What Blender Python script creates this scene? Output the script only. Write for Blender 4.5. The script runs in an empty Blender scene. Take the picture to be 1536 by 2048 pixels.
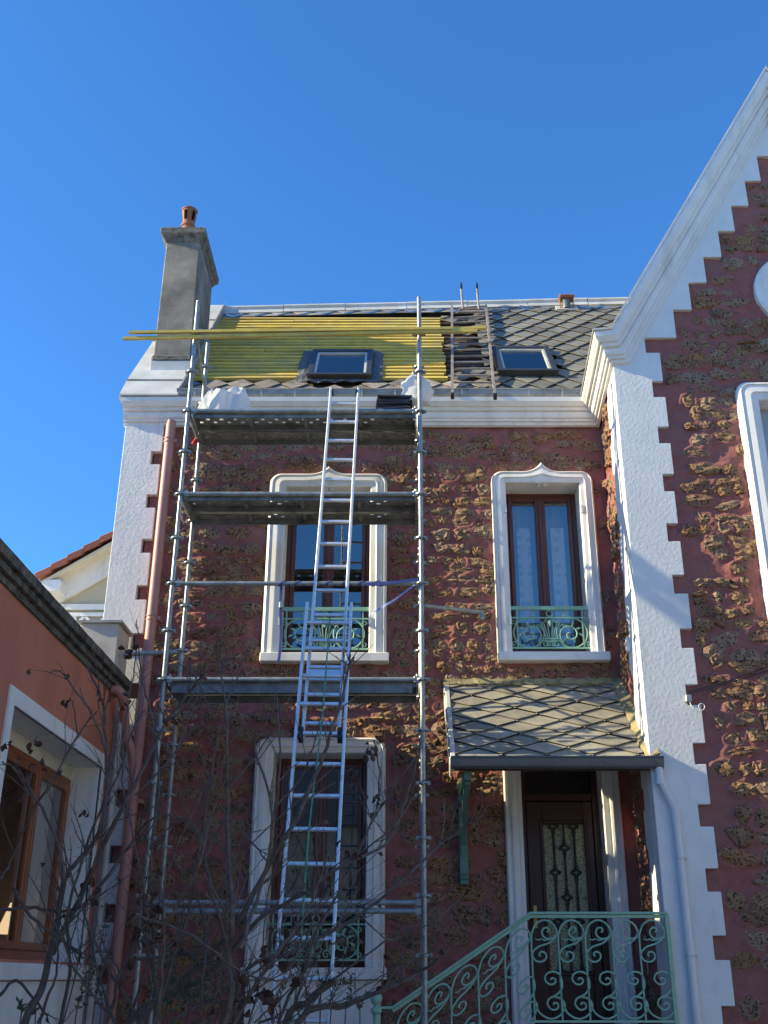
import bpy, bmesh, math, random
import numpy as np
from mathutils import Vector, Matrix

rad = math.radians
sc = bpy.context.scene
COL = sc.collection

# ------------------------------------------------------------------ camera
F_PX, CX, CY, YH = 2125.0, 800.0, 1024.0, 1955.0      # focal length and centre on a 1536 x 2048 picture
PITCH = math.atan((YH - CY) / F_PX)
CAM_D, CAM_Z = 11.6, 1.6                               # metres from the main facade (Y = 0), eye height
cd = bpy.data.cameras.new('camera')
cam = bpy.data.objects.new('camera', cd)
COL.objects.link(cam)
cam.location = (0, -CAM_D, CAM_Z)
cam.rotation_euler = (math.pi / 2 + PITCH, 0, 0)
cd.sensor_fit = 'VERTICAL'
cd.sensor_height = 36.0
cd.sensor_width = 27.0
cd.lens = F_PX / 2048.0 * 36.0
cd.shift_x = -(CX - 768.0) / 2048.0
cd.clip_start = 0.05
cd.clip_end = 3000
sc.camera = cam

# ------------------------------------------------------------------ light
SUN_EL = rad(24.5)
SUN_H = Vector((-8.5, -1.0, 0)).normalized()          # horizontal direction towards the sun
TO_SUN = (SUN_H * math.cos(SUN_EL) + Vector((0, 0, math.sin(SUN_EL)))).normalized()
w = bpy.data.worlds.new('World')
sc.world = w
w.use_nodes = True
nt = w.node_tree
nt.nodes.clear()
sky = nt.nodes.new('ShaderNodeTexSky')
sky.sky_type = 'NISHITA'
sky.sun_disc = False
sky.sun_elevation = SUN_EL
sky.sun_rotation = math.atan2(SUN_H.x, SUN_H.y)
sky.altitude = 100
sky.air_density = 1.0
sky.dust_density = 0.0
sky.ozone_density = 10.0
bg = nt.nodes.new('ShaderNodeBackground')
bg.inputs['Strength'].default_value = 0.15
out = nt.nodes.new('ShaderNodeOutputWorld')
hs_ = nt.nodes.new('ShaderNodeHueSaturation')
hs_.inputs['Saturation'].default_value = 1.04
hs_.inputs['Hue'].default_value = 0.497
nt.links.new(sky.outputs[0], hs_.inputs['Color'])
nt.links.new(hs_.outputs[0], bg.inputs[0])
nt.links.new(bg.outputs[0], out.inputs[0])
sd = bpy.data.lights.new('sun', 'SUN')
sun = bpy.data.objects.new('sun', sd)
COL.objects.link(sun)
sd.energy = 5.0
sd.angle = rad(0.53)
sd.color = (1.0, 0.865, 0.55)
sun.rotation_euler = TO_SUN.to_track_quat('Z', 'Y').to_euler()
sun.location = (-20, -15, 20)
vs = sc.view_settings
vs.view_transform = 'Standard'
vs.look = 'None'
vs.exposure = 1.05
vs.gamma = 1.0
vs.use_curve_mapping = False

# ------------------------------------------------------------------ surveying helpers: picture position + a known plane -> point of the place
def ray(px, py):
    d = (px - CX) / F_PX
    v = -(py - CY) / F_PX
    c, s = math.cos(PITCH), math.sin(PITCH)
    return Vector((d, c - v * s, s + v * c))

def P(px, py, Y):
    r = ray(px, py)
    return Vector((0, -CAM_D, CAM_Z)) + r * ((Y + CAM_D) / r.y)

def PX(px, py, X):
    r = ray(px, py)
    return Vector((0, -CAM_D, CAM_Z)) + r * (X / r.x)

# ------------------------------------------------------------------ materials
def srgb(r, g, b):
    f = lambda c: (c / 255) / 12.92 if c <= 10 else (((c / 255) + .055) / 1.055) ** 2.4
    return (f(r), f(g), f(b))

def newmat(name):
    m = bpy.data.materials.new(name)
    m.use_nodes = True
    t = m.node_tree
    b = t.nodes['Principled BSDF']
    return m, t, b

def nd(t, kind, **kw):
    n = t.nodes.new(kind)
    for k, v in kw.items():
        if k in n.inputs:
            n.inputs[k].default_value = v
        else:
            setattr(n, k, v)
    return n

def mixc(t, fac, a, b, blend='MIX'):
    n = t.nodes.new('ShaderNodeMix')
    n.data_type = 'RGBA'
    n.blend_type = blend
    for sock, v in ((n.inputs[0], fac), (n.inputs[6], a), (n.inputs[7], b)):
        if isinstance(v, bpy.types.NodeSocket):
            t.links.new(v, sock)
        elif isinstance(v, (int, float)):
            sock.default_value = v
        else:
            sock.default_value = (*v, 1)
    return n.outputs[2]

def ramp(t, src, a, b):
    n = t.nodes.new('ShaderNodeMapRange')
    n.inputs['From Min'].default_value = a
    n.inputs['From Max'].default_value = b
    t.links.new(src, n.inputs[0])
    return n.outputs[0]

def noise(t, scale, detail=4, rough=.6, pos=None, stretch=None):
    g = t.nodes.new('ShaderNodeNewGeometry')
    src = g.outputs['Position']
    if stretch:
        mp = t.nodes.new('ShaderNodeMapping')
        mp.inputs['Scale'].default_value = stretch
        t.links.new(src, mp.inputs[0])
        src = mp.outputs[0]
    n = t.nodes.new('ShaderNodeTexNoise')
    n.inputs['Scale'].default_value = scale
    n.inputs['Detail'].default_value = detail
    n.inputs['Roughness'].default_value = rough
    t.links.new(src, n.inputs['Vector'])
    return n.outputs['Fac']

def bump(t, b, h, strength=.5, dist=.01):
    n = t.nodes.new('ShaderNodeBump')
    n.inputs['Strength'].default_value = strength
    n.inputs['Distance'].default_value = dist
    t.links.new(h, n.inputs['Height'])
    t.links.new(n.outputs[0], b.inputs['Normal'])

def mat(name, col, rough=.6, metal=0.0, var=.2, vs_=5, col2=None, c2=(.5, .7), c2s=3, bumps=0, bs=60, bd=.004,
        rand=0.0, spec=None, stretch=None, c2stretch=None):
    m, t, b = newmat(name)
    n = noise(t, vs_, stretch=stretch)
    lo = tuple(c * (1 - var) for c in col)
    hi = tuple(min(1, c * (1 + var)) for c in col)
    c = mixc(t, ramp(t, n, .3, .7), lo, hi)
    if col2:
        n2 = noise(t, c2s, 6, .65, stretch=c2stretch)
        c = mixc(t, ramp(t, n2, *c2), c, col2)
    if rand:
        oi = t.nodes.new('ShaderNodeObjectInfo')
        gi = t.nodes.new('ShaderNodeNewGeometry')
        ad = nd(t, 'ShaderNodeMath', operation='ADD')
        t.links.new(oi.outputs['Random'], ad.inputs[0])
        t.links.new(gi.outputs['Random Per Island'], ad.inputs[1])
        fr = nd(t, 'ShaderNodeMath', operation='FRACT')
        t.links.new(ad.outputs[0], fr.inputs[0])
        mr = t.nodes.new('ShaderNodeMapRange')
        mr.inputs['To Min'].default_value = 1 - rand
        mr.inputs['To Max'].default_value = 1 + rand
        t.links.new(fr.outputs[0], mr.inputs[0])
        hs = t.nodes.new('ShaderNodeHueSaturation')
        t.links.new(mr.outputs[0], hs.inputs['Value'])
        t.links.new(c, hs.inputs['Color'])
        c = hs.outputs[0]
    t.links.new(c, b.inputs['Base Color'])
    b.inputs['Roughness'].default_value = rough
    b.inputs['Metallic'].default_value = metal
    if spec is not None:
        b.inputs['Specular IOR Level'].default_value = spec
    if bumps:
        bump(t, b, noise(t, bs, 6, .65), bumps, bd)
    return m

M = {}
# red ochre mortar of the rubble wall
m, t, b = newmat('red_mortar')
n1 = noise(t, 1.1, 5, .6)
n2 = noise(t, 9, 6, .7)
c = mixc(t, ramp(t, n2, .25, .75), (.27, .092, .083), (.43, .17, .15))
c = mixc(t, ramp(t, n1, .42, .72), c, (.31, .155, .135))
n3 = noise(t, 2.7, 7, .7)
c = mixc(t, ramp(t, n3, .60, .76), c, (.30, .20, .165))
t.links.new(c, b.inputs['Base Color'])
b.inputs['Roughness'].default_value = .85
b.inputs['Specular IOR Level'].default_value = .25
bump(t, b, noise(t, 45, 8, .72), 1.0, .022)
M['mortar'] = m
# porous millstone
m, t, b = newmat('millstone')
oi = t.nodes.new('ShaderNodeObjectInfo')
gi = t.nodes.new('ShaderNodeNewGeometry')
ad = nd(t, 'ShaderNodeMath', operation='ADD')
t.links.new(oi.outputs['Random'], ad.inputs[0])
t.links.new(gi.outputs['Random Per Island'], ad.inputs[1])
fr = nd(t, 'ShaderNodeMath', operation='FRACT')
t.links.new(ad.outputs[0], fr.inputs[0])
cr_ = t.nodes.new('ShaderNodeValToRGB')
el = cr_.color_ramp.elements
stops = [(0, (.42, .235, .11)), (.16, (.21, .13, .095)), (.34, (.48, .365, .27)), (.48, (.32, .155, .085)), (.62, (.47, .275, .115)), (.78, (.34, .25, .19)), (.9, (.24, .11, .075)), (1, (.52, .24, .09))]
el[0].position, el[0].color = stops[0][0], (*stops[0][1], 1)
el[1].position, el[1].color = stops[-1][0], (*stops[-1][1], 1)
for pz, cc in stops[1:-1]:
    e = el.new(pz)
    e.color = (*cc, 1)
t.links.new(fr.outputs[0], cr_.inputs[0])
c = mixc(t, ramp(t, noise(t, 14, 5, .7), .35, .7), cr_.outputs[0], (.52, .335, .21))
c = mixc(t, ramp(t, noise(t, 40, 5, .7), .52, .60), c, (.035, .022, .017))
c = mixc(t, ramp(t, noise(t, 17, 5, .7), .58, .68), c, (.12, .075, .055))
c = mixc(t, ramp(t, noise(t, 7, 4, .6), .64, .74), c, (.28, .10, .085))
t.links.new(c, b.inputs['Base Color'])
b.inputs['Roughness'].default_value = .9
b.inputs['Specular IOR Level'].default_value = .2
bump(t, b, noise(t, 40, 8, .75), 1.0, .05)
M['stone'] = m
# white paint on rough render (pilasters) and on smooth mouldings
m, t, b = newmat('white_render')
c = mixc(t, ramp(t, noise(t, 3, 5), .3, .7), (.66, .675, .67), (.75, .76, .75))
c = mixc(t, ramp(t, noise(t, 5, 8, .75, stretch=(1, 1, .22)), .56, .78), c, (.50, .51, .49))
t.links.new(c, b.inputs['Base Color'])
b.inputs['Roughness'].default_value = .75
bump(t, b, noise(t, 26, 4, .55), .26, .014)
M['render'] = m
M['white'] = mat('white_moulding', (.76, .755, .73), .55, var=.05, col2=(.56, .55, .51), c2=(.52, .8), c2s=5, c2stretch=(1, 1, .22), bumps=.25, bs=30, bd=.004)
M['cream'] = mat('cream_paint', (.66, .60, .48), .7, var=.06, bumps=.2)
M['slate'] = mat('slate', (.18, .172, .148), .55, var=.28, vs_=7, col2=(.23, .21, .15), c2=(.5, .75), c2s=5, rand=.3, bumps=.3, bs=50, bd=.003)
M['porch_slate'] = mat('porch_slate', (.28, .26, .21), .6, var=.25, vs_=7, col2=(.36, .33, .24), c2=(.5, .75), c2s=5, rand=.25, bumps=.3, bs=50, bd=.003)
M['slate_brown'] = mat('weathered_slate', (.30, .255, .205), .7, var=.25, vs_=6, col2=(.10, .085, .075), c2=(.5, .7), c2s=5, rand=.28, bumps=.3, bs=50, bd=.003)
M['zinc'] = mat('zinc', (.56, .56, .53), .55, metal=.1, var=.14, vs_=3, col2=(.43, .425, .40), c2=(.45, .7), c2s=2.2)
M['zinc_gutter'] = mat('zinc_gutter', (.38, .375, .36), .5, metal=.3, var=.15, vs_=4, col2=(.20, .19, .17), c2=(.45, .7), c2s=3)
M['dark_gutter'] = mat('grey_gutter', (.115, .135, .14), .4, metal=.15, var=.12, vs_=4)
M['lath'] = mat('yellow_batten', (.68, .50, .10), .7, var=.18, vs_=4, rand=.16, col2=(.50, .42, .16), c2=(.45, .7), c2s=3)
M['deck'] = mat('roof_boarding', (.07, .055, .035), .85, var=.3, vs_=5)
M['old_lath'] = mat('old_batten', (.085, .048, .036), .85, var=.35, vs_=8, rand=.25)
M['cement'] = mat('chimney_cement', (.27, .25, .215), .92, var=.2, vs_=3, col2=(.12, .115, .10), c2=(.42, .72), c2s=2.5, bumps=.9, bs=95, bd=.012)
M['cap'] = mat('mossy_cement', (.165, .155, .13), .95, var=.4, vs_=16, col2=(.06, .06, .055), c2=(.5, .65), c2s=9, bumps=.7, bs=40, bd=.01)
M['terracotta'] = mat('terracotta', (.30, .115, .065), .8, var=.2, vs_=9, col2=(.2, .09, .06), c2=(.55, .75))
M['galv'] = mat('galvanised_steel', (.31, .335, .33), .42, metal=.45, var=.25, vs_=14, col2=(.21, .23, .23), c2=(.48, .68), c2s=9)
M['plank'] = mat('scaffold_plank', (.20, .205, .20), .55, metal=.35, var=.25, vs_=7, col2=(.09, .085, .075), c2=(.5, .7), c2s=5)
M['alu'] = mat('aluminium', (.72, .74, .76), .42, metal=.6, var=.08, vs_=8, col2=(.42, .44, .46), c2=(.55, .75), c2s=12)
M['alu_old'] = mat('roof_ladder_metal', (.27, .24, .22), .6, metal=.2, var=.25, vs_=9)
M['black'] = mat('black_plastic', (.018, .018, .019), .45, var=.2)
M['skyframe'] = mat('roof_window_frame', (.045, .045, .047), .4, metal=.2, var=.2)
M['bitumen'] = mat('flashing_apron', (.105, .105, .11), .7, var=.3, vs_=12, bumps=.7, bs=30, bd=.02)
M['wood'] = mat('red_brown_wood', (.115, .034, .018), .38, var=.22, vs_=5, stretch=(8, 8, .6), bumps=.15, bs=50)
M['door'] = mat('dark_door_wood', (.042, .013, .010), .35, var=.25, vs_=5, stretch=(8, 8, .6))
M['wood_orange'] = mat('orange_wood', (.27, .085, .03), .4, var=.2, vs_=5, stretch=(8, 8, .6))
M['green'] = mat('pale_green_iron', (.25, .47, .345), .45, var=.1, vs_=20)
M['green_dark'] = mat('green_bracket', (.10, .20, .165), .5, var=.15)
M['pink'] = mat('pink_pipe', (.46, .225, .195), .5, var=.1, vs_=3, col2=(.38, .175, .15), c2=(.55, .75))
M['white_pipe'] = mat('white_pipe', (.66, .68, .68), .45, var=.06)
M['orange_render'] = mat('orange_render', (.54, .19, .12), .85, var=.1, vs_=1.5, col2=(.43, .15, .095), c2=(.5, .75), c2s=1.6, c2stretch=(1, 1, .22), bumps=.7, bs=110, bd=.01)
M['coping'] = mat('lichen_coping', (.135, .125, .105), .95, var=.45, vs_=11, col2=(.045, .043, .04), c2=(.45, .62), c2s=7, bumps=.9, bs=35, bd=.015)
M['tile'] = mat('red_roof_tile', (.235, .075, .048), .8, var=.2, vs_=6, rand=.2)
M['bark'] = mat('bark', (.10, .083, .073), .85, var=.4, vs_=30, col2=(.16, .14, .125), c2=(.5, .7), c2s=14, bumps=.4, bs=90)
M['leaf_dead'] = mat('dead_leaf', (.060, .027, .016), .75, var=.4, vs_=25, rand=.5)
M['leaf_green'] = mat('grey_green_leaf', (.085, .125, .075), .6, var=.3, vs_=20, rand=.35)
M['blue'] = mat('blue_webbing', (.055, .075, .27), .6, var=.15)
M['red'] = mat('red_plastic', (.55, .03, .03), .45, var=.1)
M['rope'] = mat('green_rope', (.09, .30, .21), .7, var=.2, vs_=60)
M['interior'] = mat('room_wall', (.10, .09, .08), .9, var=.1)
M['interior_light'] = mat('pale_room_wall', (.35, .32, .27), .9, var=.1)
M['ground'] = mat('garden_ground', (.36, .34, .285), .95, var=.3, vs_=2, col2=(.12, .13, .06), c2=(.55, .7), c2s=.6)
M['concrete'] = mat('step_stone', (.34, .32, .29), .85, var=.15, vs_=4, bumps=.3)
M['moss'] = mat('mossy_mortar', (.33, .28, .15), .95, var=.3, vs_=14, col2=(.16, .14, .09), c2=(.5, .65), c2s=10, bumps=.8, bs=40, bd=.015)
M['paleblock'] = mat('pale_render', (.50, .47, .43), .85, var=.12, vs_=3, col2=(.34, .32, .29), c2=(.5, .7), c2s=4)
M['facade_far'] = mat('far_house_render', (.30, .29, .25), .9, var=.12)
M['brass'] = mat('brass', (.5, .35, .14), .35, metal=.8, var=.1)
M['vent_shade'] = mat('vent_shade', (.012, .011, .010), .95, var=.2, spec=0.0)
M['label'] = mat('blue_sticker', (.12, .16, .42), .5, var=.1)

# window glass: clear sheet with a mirror-like surface reflection
def glass(name, refl, tint=(1, 1, 1), rough=0.0):
    m = bpy.data.materials.new(name)
    m.use_nodes = True
    t = m.node_tree
    t.nodes.clear()
    o = t.nodes.new('ShaderNodeOutputMaterial')
    gl = t.nodes.new('ShaderNodeBsdfGlossy')
    gl.inputs['Roughness'].default_value = rough
    tr = t.nodes.new('ShaderNodeBsdfTransparent')
    tr.inputs[0].default_value = (*tint, 1)
    fz = t.nodes.new('ShaderNodeFresnel')
    fz.inputs[0].default_value = 1.5
    ad = nd(t, 'ShaderNodeMath', operation='ADD')
    ad.inputs[1].default_value = refl
    t.links.new(fz.outputs[0], ad.inputs[0])
    mx = t.nodes.new('ShaderNodeMixShader')
    t.links.new(ad.outputs[0], mx.inputs[0])
    t.links.new(tr.outputs[0], mx.inputs[1])
    t.links.new(gl.outputs[0], mx.inputs[2])
    t.links.new(mx.outputs[0], o.inputs[0])
    return m
M['glass'] = glass('window_glass', .21, (.93, .94, .95))
M['glass_roof'] = glass('roof_window_glass', .16, (.92, .93, .94), .04)
# patterned glass in the door: yellowish, cracked relief
m, t, b = newmat('patterned_door_glass')
v = t.nodes.new('ShaderNodeTexVoronoi')
v.feature = 'DISTANCE_TO_EDGE'
v.inputs['Scale'].default_value = 26
g = t.nodes.new('ShaderNodeNewGeometry')
t.links.new(g.outputs['Position'], v.inputs['Vector'])
c = mixc(t, ramp(t, v.outputs['Distance'], .0, .09), (.07, .07, .03), (.36, .34, .18))
t.links.new(c, b.inputs['Base Color'])
b.inputs['Roughness'].default_value = .22
bump(t, b, v.outputs['Distance'], .6, .01)
M['door_glass'] = m
# sheer curtain, thin white film
def film(name, col, tl=.4, dots=False, rough=.6):
    m, t, b = newmat(name)
    o = t.nodes['Material Output']
    b.inputs['Base Color'].default_value = (*col, 1)
    b.inputs['Roughness'].default_value = rough
    if dots:
        v = t.nodes.new('ShaderNodeTexVoronoi')
        v.inputs['Scale'].default_value = 8.5
        v.inputs['Randomness'].default_value = .55
        g = t.nodes.new('ShaderNodeNewGeometry')
        t.links.new(g.outputs['Position'], v.inputs['Vector'])
        c = mixc(t, ramp(t, v.outputs['Distance'], .28, .33), (.62, .70, .73), col)
        t.links.new(c, b.inputs['Base Color'])
    ts = t.nodes.new('ShaderNodeBsdfTranslucent')
    ts.inputs[0].default_value = (*col, 1)
    mx = t.nodes.new('ShaderNodeMixShader')
    mx.inputs[0].default_value = tl
    t.links.new(b.outputs[0], mx.inputs[1])
    t.links.new(ts.outputs[0], mx.inputs[2])
    t.links.new(mx.outputs[0], o.inputs[0])
    return m
M['curtain'] = film('sheer_curtain', (.50, .54, .58))
M['curtain_dots'] = film('dotted_curtain', (.92, .92, .90), .25, True)
M['curtain_warm'] = film('warm_curtain', (.85, .83, .78), .35)
M['plastic'] = film('white_plastic_film', (.78, .79, .80), .45, rough=.3)
m, t, b = newmat('lit_lamp_shade')
b.inputs['Base Color'].default_value = (.9, .75, .5, 1)
b.inputs['Emission Color'].default_value = (1.0, .72, .38, 1)
b.inputs['Emission Strength'].default_value = .7
M['lamp'] = m

# ------------------------------------------------------------------ mesh helpers
class MB:
    def __init__(self):
        self.v, self.f = [], []

    def add(self, vs_, fs):
        o = len(self.v)
        self.v += [tuple(p) for p in vs_]
        self.f += [tuple(i + o for i in q) for q in fs]
        return self

    def box(self, x0, x1, y0, y1, z0, z1):
        x0, x1 = min(x0, x1), max(x0, x1)
        y0, y1 = min(y0, y1), max(y0, y1)
        z0, z1 = min(z0, z1), max(z0, z1)
        return self.add([(x0, y0, z0), (x1, y0, z0), (x1, y1, z0), (x0, y1, z0), (x0, y0, z1), (x1, y0, z1), (x1, y1, z1), (x0, y1, z1)],
                        [(0, 3, 2, 1), (4, 5, 6, 7), (0, 1, 5, 4), (1, 2, 6, 5), (2, 3, 7, 6), (3, 0, 4, 7)])

    def obox(self, c, ax, ay, az):
        """box from centre and three half-axis vectors"""
        c, ax, ay, az = map(Vector, (c, ax, ay, az))
        vs_ = [c + ax * i + ay * j + az * k for k in (-1, 1) for j in (-1, 1) for i in (-1, 1)]
        return self.add(vs_, [(0, 2, 3, 1), (4, 5, 7, 6), (0, 1, 5, 4), (1, 3, 7, 5), (3, 2, 6, 7), (2, 0, 4, 6)])

    def bar(self, a, b_, w_, h_, up=(0, 0, 1)):
        """rectangular bar from a to b; w_ across, h_ along up"""
        a, b_ = Vector(a), Vector(b_)
        d = (b_ - a)
        u = Vector(up)
        s = d.cross(u).normalized()
        u = s.cross(d).normalized()
        return self.obox((a + b_) / 2, d / 2, s * w_ / 2, u * h_ / 2)

    def tube(self, pts, r, n=8, cap=True):
        pts = [Vector(p) for p in pts]
        k = len(pts)
        rs = [r] * k if isinstance(r, (int, float)) else r
        vs_, fs = [], []
        t0 = (pts[1] - pts[0]).normalized()
        ref = Vector((0, 0, 1)) if abs(t0.z) < .9 else Vector((0, 1, 0))
        nrm = t0.cross(ref).normalized()
        for i in range(k):
            if i == 0:
                tg = pts[1] - pts[0]
            elif i == k - 1:
                tg = pts[-1] - pts[-2]
            else:
                tg = (pts[i + 1] - pts[i]).normalized() + (pts[i] - pts[i - 1]).normalized()
            if tg.length < 1e-9:
                tg = t0
            tg.normalize()
            nrm = (nrm - tg * nrm.dot(tg))
            if nrm.length < 1e-6:
                nrm = tg.orthogonal()
            nrm.normalize()
            bn = tg.cross(nrm)
            for j in range(n):
                a = 2 * math.pi * j / n
                vs_.append(pts[i] + (nrm * math.cos(a) + bn * math.sin(a)) * rs[i])
        for i in range(k - 1):
            for j in range(n):
                j2 = (j + 1) % n
                fs.append((i * n + j, i * n + j2, (i + 1) * n + j2, (i + 1) * n + j))
        if cap:
            fs.append(tuple(reversed(range(n))))
            fs.append(tuple((k - 1) * n + j for j in range(n)))
        return self.add(vs_, fs)

    def prism(self, poly, fn, d0, d1):
        """2D outline extruded between depths d0 and d1; fn(u, v, d) -> point"""
        n = len(poly)
        vs_ = [fn(u, v, d0) for u, v in poly] + [fn(u, v, d1) for u, v in poly]
        fs = [tuple(range(n)), tuple(reversed(range(n, 2 * n)))]
        fs += [(i, i + n, (i + 1) % n + n, (i + 1) % n) for i in range(n)]
        return self.add(vs_, fs)

    def loft(self, rings, close=False, cap=False):
        """rings: equal-length lists of points"""
        n = len(rings[0])
        vs_ = [p for r in rings for p in r]
        fs = []
        for i in range(len(rings) - 1):
            for j in range(n if close else n - 1):
                j2 = (j + 1) % n
                fs.append((i * n + j, i * n + j2, (i + 1) * n + j2, (i + 1) * n + j))
        if cap:
            fs.append(tuple(reversed(range(n))))
            fs.append(tuple((len(rings) - 1) * n + j for j in range(n)))
        return self.add(vs_, fs)

    def lathe(self, c, prof, n=20):
        c = Vector(c)
        rings = [[c + Vector((r * math.cos(2 * math.pi * j / n), r * math.sin(2 * math.pi * j / n), z)) for j in range(n)] for r, z in prof]
        return self.loft(rings, True, True)

    def build(self, name, material, parent=None, smooth=False, bevel=0.0, fix=True, ang=40):
        me = bpy.data.meshes.new(name)
        me.from_pydata(self.v, [], self.f)
        if fix:
            bm = bmesh.new()
            bm.from_mesh(me)
            bmesh.ops.recalc_face_normals(bm, faces=bm.faces)
            bm.to_mesh(me)
            bm.free()
        me.materials.append(M[material] if isinstance(material, str) else material)
        if smooth:
            me.shade_smooth()
            me.set_sharp_from_angle(angle=rad(ang))
        return link(name, me, parent, bevel)

def link(name, me, parent=None, bevel=0.0):
    o = bpy.data.objects.new(name, me)
    COL.objects.link(o)
    if parent is not None:
        o.parent = parent
    if bevel:
        md = o.modifiers.new('edge', 'BEVEL')
        md.width = bevel
        md.segments = 1
        md.limit_method = 'ANGLE'
    return o

def tag(o, label, cat, group=None, kind=None):
    o['label'] = label
    o['category'] = cat
    if group:
        o['group'] = group
    if kind:
        o['kind'] = kind
    return o

def thing(name, label, cat, group=None):
    """an Empty that parents a thing's parts (kept at the world origin so parts use world coordinates)"""
    o = bpy.data.objects.new(name, None)
    o.empty_display_size = .2
    COL.objects.link(o)
    return tag(o, label, cat, group)

def cr(pts, n=6):
    """Catmull-Rom through 2D or 3D points"""
    pts = [Vector(p) for p in pts]
    q = [pts[0] * 2 - pts[1]] + pts + [pts[-1] * 2 - pts[-2]]
    o = []
    for i in range(1, len(q) - 2):
        for k in range(n):
            t_ = k / n
            o.append(.5 * ((2 * q[i]) + (-q[i - 1] + q[i + 1]) * t_ + (2 * q[i - 1] - 5 * q[i] + 4 * q[i + 1] - q[i + 2]) * t_ ** 2 + (-q[i - 1] + 3 * q[i] - 3 * q[i + 1] + q[i + 2]) * t_ ** 3))
    o.append(pts[-1])
    return o

def spiral(cx, cz, r0, r1, a0, a1, n=14):
    return [(cx + (r0 + (r1 - r0) * i / n) * math.cos(rad(a0 + (a1 - a0) * i / n)), cz + (r0 + (r1 - r0) * i / n) * math.sin(rad(a0 + (a1 - a0) * i / n))) for i in range(n + 1)]

def vnoise(shape, cell, rng):
    """smooth value noise on a grid, -1..1"""
    h, w_ = shape
    gh, gw = int(h / cell) + 3, int(w_ / cell) + 3
    g = rng.uniform(-1, 1, (gh, gw))
    yy = np.arange(h) / cell
    xx = np.arange(w_) / cell
    y0, x0 = yy.astype(int), xx.astype(int)
    fy, fx = yy - y0, xx - x0
    fy, fx = fy * fy * (3 - 2 * fy), fx * fx * (3 - 2 * fx)
    a = g[np.ix_(y0, x0)]
    b_ = g[np.ix_(y0, x0 + 1)]
    c_ = g[np.ix_(y0 + 1, x0)]
    d_ = g[np.ix_(y0 + 1, x0 + 1)]
    fx, fy = fx[None, :], fy[:, None]
    return (a * (1 - fx) + b_ * fx) * (1 - fy) + (c_ * (1 - fx) + d_ * fx) * fy

# ------------------------------------------------------------------ ground
g = MB()
g.add([(-400, -400, 0), (400, -400, 0), (400, 400, 0), (-400, 400, 0)], [(0, 1, 2, 3)])
go = g.build('ground', 'ground', fix=False)
go['kind'] = 'structure'

# ================================================================== the stone house
YW, XW = -1.1, 2.48                    # front plane of the gabled wing, its left corner
house = thing('stone_house', 'red rubble-stone house with white trim, gabled wing and half-stripped slate roof', 'house')

WINS = {  # opening left, right, surround band, opening top, sill top, shoulder, peak
    'ul': (-1.36, -.352, .20, 6.985, 4.914, 7.158, 7.262),
    'ur': (1.262, 2.145, .168, 7.036, 4.926, 7.189, 7.313),
    'll': (-1.36, -.352, .20, 3.814, 1.69, 3.985, 4.00),
    'door': (1.29, 2.154, .185, 3.76, 1.15, 3.92, 3.925),
}
srnd = random.Random(7)
STEPS = [(2.829, 8.382), (3.20, 8.768), (3.42, 9.15), (3.64, 9.522), (3.862, 9.906), (4.07, 10.29), (4.287, 10.678), (4.49, 11.073)]

def step_top(x):
    """underside of the white stepped gable band at x (left half mirrored about the ridge)"""
    if x > 4.70:
        x = 9.40 - x
    z = -1
    for sx, sz in STEPS:
        if x >= sx:
            z = sz
    return z

def in_main_hole(x, z, m):
    for k, (xl, xr, bd, zt, zb, zs, zp) in WINS.items():
        if xl - bd - m < x < xr + bd + m and zb - (.12 if k != 'door' else 2) - m < z < zs + m:
            return True
    if -1.57 - m < x < -.17 + m and z < 1.6 + m:
        return True
    return False

def in_wing_hole(x, z, m):
    if z > (step_top(x) if x > 2.8 else 8.1) - m:
        return True
    if math.hypot(x - 4.70, z - 9.04) < .52 + m:
        return True
    if 3.79 - m < x < 5.61 + m and 4.85 - m < z < 7.78 + m:
        return True
    return False

def lay_stones(u0, u1, v0, v1, soft, big=0.0, seed=1, dens=.97):
    """rough courses of rubble: course height wanders along the wall, some places take two thin stones"""
    r = random.Random(seed)
    res = []
    z = v0
    def put(cx, cz, wd, h):
        if cx - wd * .5 > u0 and cx + wd * .5 < u1 and cz + h * .5 < v1 and r.random() < dens:
            if not soft(cx, cz, wd, h):
                res.append((cx, cz, wd, h, r.uniform(-.22, .22)))
    while z < v1:
        lowf = max(0, 1 - (z - 1.0) / 3.2) * big
        rh = r.uniform(.115, .175) * (1 + .4 * lowf)
        x = u0 + r.uniform(-.12, .06)
        ph = r.uniform(0, 6)
        while x < u1:
            wd = r.choice((r.uniform(.10, .18), r.uniform(.16, .27), r.uniform(.20, .36))) * (1 + .25 * lowf)
            gap = r.uniform(-.005, .042)
            zz = z + .03 * math.sin(x * 2.3 + ph)
            if r.random() < .07 and rh > .15:
                h1 = rh * r.uniform(.36, .46)
                put(x + wd / 2, zz + rh * .25, wd, h1)
                put(x + wd / 2 + r.uniform(-.03, .03), zz + rh * .74, wd * r.uniform(.7, 1), h1 * .9)
            else:
                h = rh * r.uniform(.70, 1.06)
                put(x + wd / 2, zz + rh / 2 + r.uniform(-.025, .025), wd, h)
            x += wd + gap
        z += rh * r.uniform(1.0, 1.08)
    return res

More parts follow.
